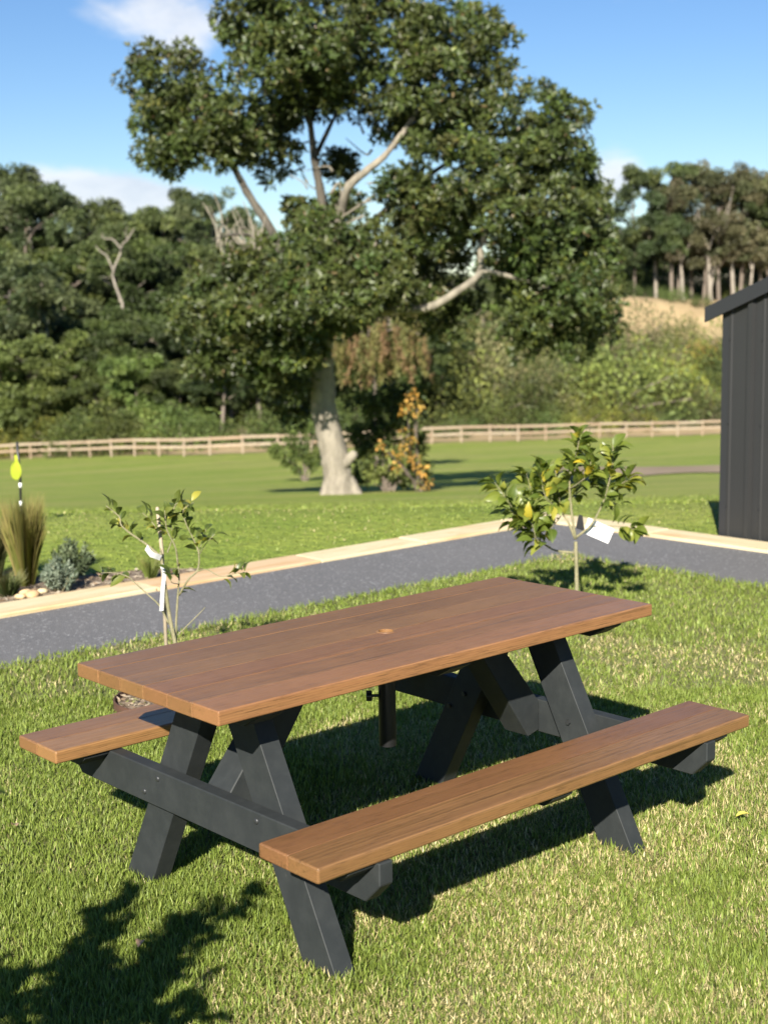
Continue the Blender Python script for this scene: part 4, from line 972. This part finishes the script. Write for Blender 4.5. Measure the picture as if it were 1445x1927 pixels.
right_twigs = [sp_((1083, 1192), (1085, 1100), (1083, 1020), r0=.013, r1=.010),
    sp_((1083, 1015), (1070, 985, .02), (1056, 960, .05), (1050, 925, .05), (1045, 885, .05), r0=.008, r1=.002, n=20),
    sp_((1083, 1015), (1075, 960, .0), (1072, 900, 0), (1085, 850, 0), (1092, 815, 0), r0=.008, r1=.002, n=30, t0=.35, j=.02),
    sp_((1083, 1012), (1110, 990, -.02), (1128, 960, -.03), (1138, 935, -.03), (1152, 880, -.05), (1153, 838, -.05), r0=.007, r1=.002, n=22, t0=.5),
    sp_((1078, 1040), (1045, 1036, .02), (1025, 1025, .02), (1005, 1010, .0), (985, 990, 0), (955, 955, 0), r0=.006, r1=.002, n=22, t0=.42, j=.03),
    sp_((1010, 1012), (1000, 970, .1), (1000, 930, .1), (990, 890, .1), r0=.004, r1=.0015, n=24, t0=.15, j=.03),
    sp_((985, 990), (960, 950, -.08), (940, 920, -.1), (928, 905, -.1), r0=.003, r1=.0015, n=14, t0=.1),
    sp_((1056, 960, .05), (1030, 940, -.1), (1020, 910, -.12), (1025, 880, -.1), r0=.004, r1=.0015, n=22, t0=.1, j=.03),
    sp_((1072, 920), (1100, 900, -.1), (1110, 880, -.1), (1113, 850, -.1), r0=.004, r1=.0015, n=18, t0=.1, j=.025),
    sp_((1070, 940), (1090, 925, .1), (1115, 905, .12), (1130, 895, .12), r0=.004, r1=.0015, n=14, t0=.1, j=.03),
    sp_((1138, 940), (1160, 920, 0), (1178, 905, 0), (1190, 910, 0), r0=.004, r1=.0015, n=12, t0=.2),
    sp_((1132, 950), (1150, 945, .05), (1165, 950, .1), r0=.003, r1=.0015, n=5, t0=.3),
    sp_((1110, 990), (1150, 990, .05), (1180, 992, .05), (1200, 1000, .05), r0=.003, r1=.0015, n=12, t0=.45),
    sp_((1035, 1030), (1010, 1015, -.1), (1000, 985, -.12), (975, 970, -.12), r0=.004, r1=.0015, n=14, t0=.3, j=.03),
    sp_((1060, 965), (1045, 985, -.1), (1035, 995, -.1), r0=.003, r1=.0015, n=5, t0=.3)]
sapling(RB, RDp, right_twigs, 'bushy young citrus tree with green and yellow leaves near the path corner', LEAF, .092, 51, dense=2.0)
LBp = np.array([0.50, 1.955, 0.0]); LDp = du(LBp[0], LBp[1])[0]
left_twigs = [sp_((342, 1338), (333, 1240), (329, 1207), (320, 1165), (312, 1112), (305, 1060), (302, 1040), r0=.011, r1=.006),
    sp_((333, 1240, .02), (331, 1190, .02), (334, 1130, .03), (337, 1090, .03), (335, 1060, .03), r0=.006, r1=.003, n=4, t0=.5),
    sp_((303, 1048), (280, 1028), (262, 1015), (243, 1002), (228, 988), (224, 972), (200, 952), r0=.006, r1=.002, n=13, t0=.25),
    sp_((303, 1050), (300, 1010, .05), (288, 985, .05), (268, 965, .05), r0=.003, r1=.0015, n=7, t0=.4),
    sp_((335, 1065, .03), (330, 1030), (315, 1000), (312, 985), (310, 960), r0=.004, r1=.0015, n=11, t0=.3),
    sp_((315, 1040), (325, 1010, .05), (322, 985, .05), (330, 950, .05), (345, 948, .05), r0=.003, r1=.0015, n=12, t0=.35),
    sp_((337, 1120, .03), (355, 1090), (372, 1072), (374, 1040), (362, 1010), (350, 985), (345, 960), (365, 945), r0=.005, r1=.0015, n=15, t0=.45),
    sp_((374, 1040), (382, 1015, .05), (388, 995, .05), r0=.002, r1=.001, n=5, t0=.3), sp_((374, 1045), (390, 1020, -.05), (405, 1005, -.05), r0=.002, r1=.001, n=4, t0=.4),
    sp_((372, 1075), (390, 1072), (415, 1085), (440, 1080), (462, 1078), r0=.003, r1=.001, n=7, t0=.55),
    sp_((318, 1175), (300, 1140), (277, 1118), (255, 1098), (240, 1085), (215, 1078), (190, 1078), r0=.004, r1=.0012, n=8, t0=.6),
    sp_((335, 1195), (355, 1175), (375, 1155), (386, 1143), r0=.003, r1=.0015),
    sp_((337, 1100, .03), (322, 1095, -.05), (328, 1080, -.05), r0=.002, r1=.001, n=3, t0=.4)]
sapling(LBp, LDp, left_twigs, 'sparse spindly citrus sapling tied to a stake behind the picnic table', LEAF2, .066, 52, dense=1.35, droop=-.2)
# third sapling, beside the viewpoint: it throws the leafy shadow on the lawn and reaches one leaf into view
NB = np.array([-2.42, -1.12, 0.0]); rn = np.random.default_rng(53); near_twigs = []
W4 = lambda v: (float(v[0]), float(v[1]), float(v[2]), 1)
near_twigs.append(dict(p=[W4(NB), W4(NB + [.02, .01, .35]), W4(NB + [.0, .03, .62])], r0=.014, r1=.010))
for k in range(22):
    a = rn.uniform(0, 6.28); el = rn.uniform(.1, 1.2); ln = rn.uniform(.38, .66); s0 = NB + [0, 0, rn.uniform(.40, .65)]
    e = s0 + np.array([math.cos(a) * math.cos(el), math.sin(a) * math.cos(el), math.sin(el)]) * ln
    near_twigs.append(dict(p=[W4(s0), W4((s0 + e) / 2 + rn.normal(0, .04, 3)), W4(e)], r0=.006, r1=.002, n=15, t0=.25, j=.035))
for top in ((-2.75, -.95, .75), (-2.85, -1.15, .95), (-2.15, -.85, .75), (-2.62, -1.45, 1.42), (-2.30, -1.25, 1.30), (-2.50, -1.0, 1.22)):
    near_twigs.append(dict(p=[W4(NB + [0, 0, .6]), W4((NB + [0, 0, .6] + np.array(top)) / 2 + [.03, .02, .05]), W4(top)], r0=.007, r1=.002, n=20, t0=.35, j=.04))
near = sapling(NB, 2.0, near_twigs, 'citrus tree beside the lawn whose leafy shadow falls on the grass', LEAF, .105, 54, dense=1.7)
tipn = at(-42, 1486, 2.45) - NB
me = tubes_mesh('branches', [(spline([np.array([.02, .03, .58]), tipn * .55 + [0, 0, .30], tipn], 6), np.linspace(.006, .002, 13))], 6)
link('drooping_branch', me, M['twig'], near); add_leaf(LEAF, near, tipn, RH + np.array([0, 0, -.12]), .055, rn); add_leaf(LEAF, near, tipn - .02 * RH, -.3 * RH + np.array([.1, .1, -.6]), .06, rn)

# stake, tags
o = empty('timber_stake', tuple(LBp + [-.06, .03, 0])); tag(o, 'thin weathered stake standing among the branches of the spindly sapling', 'stake'); b = np.array(o.location)
sp = [at(318, 1330, LDp + .03) * [1, 1, 0] - b * [1, 1, 0] + [0, 0, -.05], at(305, 1040, LDp + .03) - b, at(296, 955, LDp + .03) - b]
link('shaft', tubes_mesh('shaft', [(np.array(sp), np.array([.009, .0085, .008]))], 8), M['stake'], o)
def ribbon(name, pts, wd, mat, wvec, parent=None):
    sp = spline(pts, 5); bm = bmesh.new(); rows = []
    for i, q in enumerate(sp):
        wv = np.array(wvec) * wd / 2; rows.append([bm.verts.new(q + wv), bm.verts.new(q - wv)])
    for a, b in zip(rows[:-1], rows[1:]): bm.faces.new((a[0], a[1], b[1], b[0]))
    bmesh.ops.solidify(bm, geom=bm.faces[:], thickness=.0012); bmesh.ops.recalc_face_normals(bm, faces=bm.faces[:]); return link(name, bm_mesh(name, bm), mat, parent)
o = ribbon('plant_tag', [at(275, 1030, LDp - .03), at(284, 1042, LDp - .04), at(292, 1046, LDp - .035), at(303, 1050, LDp - .015)], .022, M['white'], U + R * .5); tag(o, 'white strip tag wrapped round the fork of the spindly sapling', 'tag')
o = ribbon('tie_ribbon', [at(304, 1062, LDp - .02), at(309, 1080, LDp - .025), at(306, 1110, LDp - .02), at(304, 1150, LDp - .015)], .018, M['white'], R + U * .1); tag(o, 'white ribbon hanging down the spindly sapling', 'ribbon')
def card(name, quad, mat, label, cat, th=.0012):
    q = [np.array(v) for v in quad]; n = np.cross(q[1] - q[0], q[3] - q[0]); n = n / np.linalg.norm(n) * th; bm = bmesh.new()
    a = [bm.verts.new(v) for v in q]; b = [bm.verts.new(v + n) for v in q]; bm.faces.new(a); bm.faces.new(b[::-1])
    for i in range(4): bm.faces.new((a[i], b[i], b[(i + 1) % 4], a[(i + 1) % 4]))
    bmesh.ops.recalc_face_normals(bm, faces=bm.faces[:]); o = link(name, bm_mesh(name, bm), mat); tag(o, label, cat); return o
dt = RDp + .02
wt_ = card('plant_label', [at(1107, 974, dt), at(1156, 996, dt), at(1144, 1023, dt), at(1098, 1003, dt)], M['white'], 'white card label hanging in the bushy citrus tree', 'label')
for (x0, y0, x1, y1) in ((1134, 989, 1142, 992.5), (1132, 996, 1140, 999.5), (1144, 1001, 1147, 1003)):
    qd = [at(x0, y0, dt - .004), at(x1, y1, dt - .004), at(x1 - .6, y1 + 1.6, dt - .004), at(x0 - .6, y0 + 1.6, dt - .004)]
    bm = bmesh.new(); f_ = bm.faces.new([bm.verts.new(v) for v in qd]); link('print_line', bm_mesh('print_line', bm), M['grey_ink'], wt_)
card('plant_label', [at(1089, 968, dt + .05), at(1096, 970, dt + .05), at(1100, 1000, dt + .05), at(1083, 994, dt + .05)], M['black'], 'small black label hanging behind the white card', 'label')

# rusted ring of steel edging round the spindly sapling
RC = np.array([0.47, 1.975, 0]); rr_ = 0.235
bm = bmesh.new(); n = 56; prof = [(rr_, -.03), (rr_, .052), (rr_ - .006, .052), (rr_ - .006, -.03)]
vv = [[bm.verts.new((r_ * math.cos(2 * math.pi * k / n), r_ * math.sin(2 * math.pi * k / n), z_)) for k in range(n)] for r_, z_ in prof]
for a in range(4):
    for k in range(n): bm.faces.new((vv[a][k], vv[a][(k + 1) % n], vv[(a + 1) % 4][(k + 1) % n], vv[(a + 1) % 4][k]))
bmesh.ops.recalc_face_normals(bm, faces=bm.faces[:]); o = link('garden_ring', bm_mesh('garden_ring', bm), M['rust'], None, tuple(RC)); tag(o, 'low rusted steel garden ring round the foot of the spindly sapling', 'garden edging')
tag(sheet('ring_soil', [(RC[0] + (rr_ - .009) * math.cos(a), RC[1] + (rr_ - .009) * math.sin(a)) for a in np.linspace(0, 2 * math.pi, 40, endpoint=False)], .026, M['soil'], .03), kind='structure')

# ------------------------------------------------------------------ garden bed plants
def blade_plant(name, label, cat, px, py, h, nb, spread, cols, seed, wid=.006, group=None, lean=.25):
    rng = np.random.default_rng(seed); b = row_pt(px, py, 4, 30); b[2] = .014; o = empty(name, tuple(b)); tag(o, label, cat, group); Vs, Ts, Cs = [], [], []
    a = rng.uniform(0, 6.28, nb); r0 = np.sqrt(rng.uniform(0, 1, nb)) * spread * .30; out = np.sqrt(rng.uniform(0, 1, nb)) * spread
    base = np.stack([np.cos(a) * r0, np.sin(a) * r0, np.full(nb, -.01)], 1); hh = h * rng.uniform(.6, 1.05, nb); tip = np.stack([np.cos(a) * out, np.sin(a) * out, hh], 1)
    mid_ = base * .55 + tip * .45; mid_[:, 2] = hh * .55; wv = np.stack([-np.sin(a + 1), np.cos(a + 1), np.zeros(nb)], 1) * wid / 2
    V = np.stack([base + wv, base - wv, mid_ + wv, mid_ - wv, tip], 1).reshape(-1, 3); k = np.arange(nb)[:, None] * 5
    T = np.concatenate([k + [0, 1, 3], k + [0, 3, 2], k + [2, 3, 4]]); cc = np.array(cols)[rng.integers(len(cols), size=nb)] * rng.uniform(.7, 1.3, (nb, 1))
    cl = np.repeat(cc, 5, 0).reshape(nb, 5, 3); cl[:, 4] = cl[:, 4] * .65 + np.array([.30, .22, .10]) * .35
    tag(link('blades', fast_mesh('blades', V, T, cl.reshape(-1, 3)), M['bed_leaf'], o), kind='stuff')
GR = [(.16, .17, .03), (.20, .20, .045), (.12, .13, .03), (.22, .18, .06)]
blade_plant('tussock_grass', 'tall clump of fine olive gold tussock grass in the garden bed', 'ornamental grass', 50, 1105, .58, 1000, .17, GR, 61)
blade_plant('tussock_grass', 'dark half-hidden clump of tussock grass at the end of the garden bed', 'ornamental grass', -18, 1100, .46, 700, .20, [(.06, .07, .025), (.09, .09, .03)], 62)
blade_plant('grass_tuft', 'small green grass tuft growing against the sandstone edging', 'grass tuft', 283, 1092, .16, 160, .10, [(.12, .16, .03), (.16, .19, .05)], 63)
blade_plant('low_grass', 'low spreading dark green tuft at the front of the garden bed', 'grass tuft', 12, 1125, .16, 300, .16, [(.07, .10, .03), (.10, .12, .04)], 64)
def round_shrub(name, label, px, py, rad, h, cols, seed, llen, upright=False):
    rng = np.random.default_rng(seed); b = row_pt(px, py, 4, 30); b[2] = .014; o = empty(name, tuple(b)); tag(o, label, 'shrub'); its = []; Ps, Ds, Cs = [], [], []
    for k in range(60 if not upright else 44):
        a = rng.uniform(0, 6.28); rr = rad * math.sqrt(rng.uniform(0, 1)); e = np.array([math.cos(a) * rr, math.sin(a) * rr, h * (1 - .55 * (rr / rad) ** 2) * rng.uniform(.75, 1.08)]); b0 = e * [.18, .18, 0]
        sp = spline([b0, b0 * .4 + e * .6 + [0, 0, .02], e], 4); its.append((sp, np.linspace(.004, .0015, len(sp)))); m_ = 40
        t = rng.uniform(.25, 1.03, m_)[:, None]; q = b0 + (e - b0) * t; Ps.append(q); Ds.append(unit(e - b0) * rng.uniform(.3, 1, (m_, 1)) + rng.normal(0, .5, (m_, 3)))
        Cs.append(np.array(cols[rng.integers(len(cols))]) * rng.uniform(.75, 1.3, (m_, 1)))
    Ps = np.concatenate(Ps); V, T, kv = leaf_arrays(Ps, np.concatenate(Ds), llen, llen * .32, rng); tag(link('foliage', fast_mesh('foliage', V, T, np.repeat(np.concatenate(Cs), kv, 0)), M['bed_leaf'], o), kind='stuff')
    link('stems', tubes_mesh('stems', its[::3], 5), M['twig'], o)
round_shrub('silver_shrub', 'rounded silvery grey-green shrub in the garden bed', 112, 1118, .115, .20, [(.17, .21, .15), (.22, .26, .19), (.13, .17, .12)], 65, .03)
round_shrub('lavender_bush', 'upright grey-green lavender bush behind the silvery shrub', 138, 1095, .15, .27, [(.10, .13, .065), (.14, .17, .09), (.075, .10, .05)], 66, .04, True)
# mulch
rng = np.random.default_rng(67); n = 2600; xs = rng.uniform(-1.5, 2.4, n); ys = rng.uniform(4.47, 6.0, n); keep = (ys < 4.46 + 1.5 * np.clip((2.45 - xs) / 1.6, 0, 1)); xs, ys = xs[keep], ys[keep]; n = len(xs)
Dm = rng.normal(size=(n, 3)) * [1, 1, .25]; V, T, kv = leaf_arrays(np.stack([xs, ys, rng.uniform(.015, .035, n)], 1), Dm, rng.uniform(.02, .07, n), rng.uniform(.008, .022, n), rng)
cc = np.array([(.34, .27, .19), (.24, .17, .11), (.42, .36, .28), (.16, .11, .07)])[rng.integers(4, size=n)]
o = link('mulch', fast_mesh('mulch', V, T, np.repeat(cc, kv, 0)), M['bed_leaf']); tag(o, 'dry bark mulch over the garden bed', 'mulch', kind='stuff')
# mulch inside the ring
n = 420; a = rng.uniform(0, 6.28, n); r0 = np.sqrt(rng.uniform(0, 1, n)) * (rr_ - .02); V, T, kv = leaf_arrays(np.stack([RC[0] + np.cos(a) * r0, RC[1] + np.sin(a) * r0, rng.uniform(.028, .04, n)], 1), rng.normal(size=(n, 3)) * [1, 1, .25], rng.uniform(.015, .04, n), rng.uniform(.005, .014, n), rng)
cc = np.array([(.34, .27, .19), (.24, .17, .11), (.42, .36, .28), (.20, .20, .08)])[rng.integers(4, size=n)]
o = link('mulch', fast_mesh('mulch', V, T, np.repeat(cc, kv, 0)), M['bed_leaf']); tag(o, 'dry mulch inside the rusted garden ring', 'mulch', kind='stuff')
# pale stones at the front of the bed
for k, (px, py, r_) in enumerate(((48, 1122, .035), (62, 1128, .045), (38, 1130, .03), (80, 1120, .03))):
    rng2 = np.random.default_rng(70 + k); bm = bmesh.new(); bmesh.ops.create_icosphere(bm, subdivisions=2, radius=r_)
    for v_ in bm.verts: v_.co = Vector((v_.co.x * 1.3, v_.co.y, v_.co.z * .6)) * float(1 + rng2.normal(0, .07))
    b = row_pt(px, py, 4, 30); b[2] = .014 + r_ * .35
    o = link('garden_stone', bm_mesh('garden_stone', bm, True), M['sandstone'], None, tuple(b), (0, 0, k)); tag(o, 'small pale stone at the front of the garden bed', 'stone', 'pale stones in the garden bed')

# marker stake with yellow paddle
mb = row_pt(40, 992, 6, 60); mdp = du(mb[0], mb[1])[0]; o = empty('marker_stake', tuple(mb)); tag(o, 'thin dark stake with white bands and a bright yellow paddle beyond the garden bed', 'marker stake')
pts = np.array([at(41, 1010, mdp) - mb, at(38, 900, mdp) - mb, at(32, 832, mdp) - mb]); pts[0] = [0, 0, -.05]
link('shaft', tubes_mesh('shaft', [(pts, np.array([.011, .011, .010]))], 8), M['black'], o)
for py in (914, 950, 990):
    t = (py - 832) / (1005 - 832); q = np.array([np.interp(py, [832, 900, 1010], [pts[2][i], pts[1][i], pts[0][i]]) for i in range(3)])
    link('band', tubes_mesh('band', [(np.array([q - [0, 0, .018], q + [0, 0, .018]]), np.array([.0135, .0135]))], 10), M['white'], o)
ol = []
for k in range(22):
    a = 2 * math.pi * k / 22; ol.append((30 + 10.5 * math.sin(a), 886 - 17 * math.cos(a)))
ol = [q for q in ol if not (q[1] < 874 and abs(q[0] - 30) < 6)]
ol = sorted(ol, key=lambda q: math.atan2(q[1] - 886, q[0] - 30)); i0 = max(range(len(ol)), key=lambda i: (ol[(i + 1) % len(ol)][0] - ol[i][0]) if ol[i][1] < 880 and ol[(i + 1) % len(ol)][1] < 880 else -9)
ol = ol[:i0 + 1] + [(27.5, 868), (27, 856), (32, 856), (34, 868)] + ol[i0 + 1:]
bm = bmesh.new(); fv = bm.faces.new([bm.verts.new(at(x, y, mdp - .02) - mb) for x, y in ol]); bmesh.ops.solidify(bm, geom=[fv], thickness=.006)
link('paddle', bm_mesh('paddle', bm), M['flag'], o)

# fallen leaves
def fallen(px, py, size, mat, label, seed):
    rng = np.random.default_rng(seed); b = row_pt(px, py, 3, 12); me = leaf_mesh('fallen_leaf'); me.materials.append(mat)
    o = link('fallen_leaf', me, None, None, (b[0], b[1], .045), (rng.uniform(-.3, .3), rng.uniform(-.2, .2), rng.uniform(0, 6.28))); o.scale = (size,) * 3; tag(o, label, 'leaf')
fallen(1384, 1562, .055, M['yellow_leaf'], 'pale yellow fallen leaf on the lawn beyond the bench', 81)
fallen(32, 1580, .05, M['dry_leaf'], 'curled brown dry leaf on the lawn near the back bench', 82)
fallen(268, 1800, .05, M['dry_leaf'], 'curled brown dry leaf in the leafy shadow on the lawn', 83)

# ------------------------------------------------------------------ lawn grass
def blades(x, y, z, hmean, wmean, rng, straw_p, cols, straw, lie=0.9):
    n = len(x); a = rng.uniform(0, 2 * math.pi, n); h = hmean * rng.uniform(.45, 1.25, n); w_ = wmean * rng.uniform(.7, 1.3, n)
    isd = rng.random(n) < straw_p; bend = rng.uniform(.25, 1.25, n) * lie; bend[isd] *= 1.5; h = np.where(isd, h * .85, h)
    out = np.stack([np.cos(a), np.sin(a), np.zeros(n)], 1); sd = np.stack([-np.sin(a), np.cos(a), np.zeros(n)], 1)
    tw = rng.normal(0, .5, n)[:, None]; sd = unit(sd + out * tw)
    b = np.stack([x, y, z], 1); up = np.array([0, 0, 1.0])
    th1 = bend * .45; th2 = bend
    m_ = b + (out * np.sin(th1)[:, None] + up * np.cos(th1)[:, None]) * (h * .55)[:, None]
    t = m_ + (out * np.sin(th2)[:, None] + up * np.cos(th2)[:, None]) * (h * .5)[:, None]
    V = np.stack([b, m_ + sd * (w_ * .5)[:, None], m_ - sd * (w_ * .5)[:, None], t], 1).reshape(-1, 3)
    k = np.arange(n)[:, None] * 4; T = np.concatenate([k + [0, 2, 1], k + [1, 2, 3]])
    cc = np.array(cols)[rng.integers(len(cols), size=n)] * rng.uniform(.7, 1.3, (n, 1)); ss = np.array(straw)[rng.integers(len(straw), size=n)] * rng.uniform(.7, 1.25, (n, 1))
    c = np.where(isd[:, None], ss, cc); cl = np.repeat(c, 4, 0).reshape(n, 4, 3)
    cl[:, 0] = cl[:, 0] * .5 + np.array([.28, .25, .11]) * .5           # pale sheaths at the base of kikuyu
    return V, T, cl.reshape(-1, 3)
rng = np.random.default_rng(91)
def flanks(d0, d1, n, m0, m1):
    d = np.sqrt(rng.uniform(d0 ** 2, d1 ** 2, n)); uu = (d * (CW / 2 / CF) * 1.02 + rng.uniform(m0, m1, n)) * rng.choice([-1, 1], n)
    return C[0] + FH[0] * d + RH[0] * uu, C[1] + FH[1] * d + RH[1] * uu
def wedge(d0, d1, n, margin):
    d = np.sqrt(rng.uniform(d0 ** 2, d1 ** 2, n)); uu = rng.uniform(-1, 1, n) * (d * (CW / 2 / CF) * 1.02 + margin)
    return C[0] + FH[0] * d + RH[0] * uu, C[1] + FH[1] * d + RH[1] * uu
GREEN = [(.170, .235, .036), (.210, .275, .050), (.135, .190, .028), (.255, .305, .068), (.19, .245, .040)]
STRAW = [(.58, .49, .24), (.50, .43, .20), (.66, .57, .31), (.40, .34, .16)]
def straw_prob(x, y):
    a = vnoise(x * 1.1 + 9, y * 1.1 + 3, 11) * .5 + vnoise(x * 3.7, y * 3.7, 12) * .35 + vnoise(x * 11, y * 11, 13) * .15
    d, u = du(x, y); bias = np.clip((u + .3) / 2.5, -.3, 1) * .10 + np.where(d > 7.6, -.14, 0)
    return np.clip((a - .46 + bias) * 2.6, .03, .56)
allV, allT, allC = [], [], []; base = 0
for (d0, d1, n, hm, wm) in ((2.0, 10.6, -170000, .040, .0054), (2.6, 4.2, 240000, .038, .0036), (4.2, 6.2, 260000, .038, .0041), (6.2, 10.6, 200000, .040, .0056)):
    x, y = wedge(d0, d1, n, .75) if n > 0 else flanks(d0, d1, -n, .72, 2.6)
    k = (x < PX0 + .015 - .0) & (y < PY0 + .015) & ((x - RC[0]) ** 2 + (y - RC[1]) ** 2 > (rr_ + .004) ** 2)
    dens = vnoise(x * 14, y * 14, 15); k &= rng.random(len(x)) < (.55 + .6 * dens)
    x, y = x[k], y[k]; hvar = .75 + .5 * vnoise(x * 2.3, y * 2.3, 16)
    edge = np.minimum(np.clip((PX0 - x) / .12, 0, 1), np.clip((PY0 - y) / .12, 0, 1))
    V, T, cl = blades(x, y, np.full(len(x), -.004), hm * hvar * (1.2 - .2 * edge), wm, rng, straw_prob(x, y), GREEN, STRAW)
    allV.append(V); allT.append(T + base); allC.append(cl); base += len(V)
me = fast_mesh('lawn_grass', np.concatenate(allV), np.concatenate(allT), np.concatenate(allC))
tag(link('lawn_grass', me, M['grass']), 'short green and straw coloured lawn grass round the picnic table', 'grass', kind='stuff'); print('lawn tris', len(me.polygons))
x, y = wedge(7.0, 24, 150000, 4.0); k = ((x > PX1 + .315) | (y > PY1 + .315))
k &= ~((x > SHX - .01) & (y < SHY)); poly = np.array(bedo)
inb = np.zeros(len(x), bool); j = len(poly) - 1
for i in range(len(poly)):
    c1 = (poly[i, 1] > y) != (poly[j, 1] > y); xi = (poly[j, 0] - poly[i, 0]) * (y - poly[i, 1]) / (poly[j, 1] - poly[i, 1] + 1e-9) + poly[i, 0]; inb ^= c1 & (x < xi); j = i
k &= ~inb; k &= rng.random(len(x)) < np.clip((23 - du(x, y)[0]) / 9, 0, 1); x, y = x[k], y[k]
V, T, cl = blades(x, y, terrain(x, y) - .004, .028, .012, rng, np.clip(straw_prob(x * .4, y * .4) * .5, .02, .3), [(.17, .235, .036), (.21, .27, .050), (.245, .29, .06)], STRAW, 1.5)
me = fast_mesh('paddock_grass', V, T, cl); tag(link('paddock_grass', me, M['grass']), 'mown green grass of the paddock beyond the path', 'grass', kind='stuff')
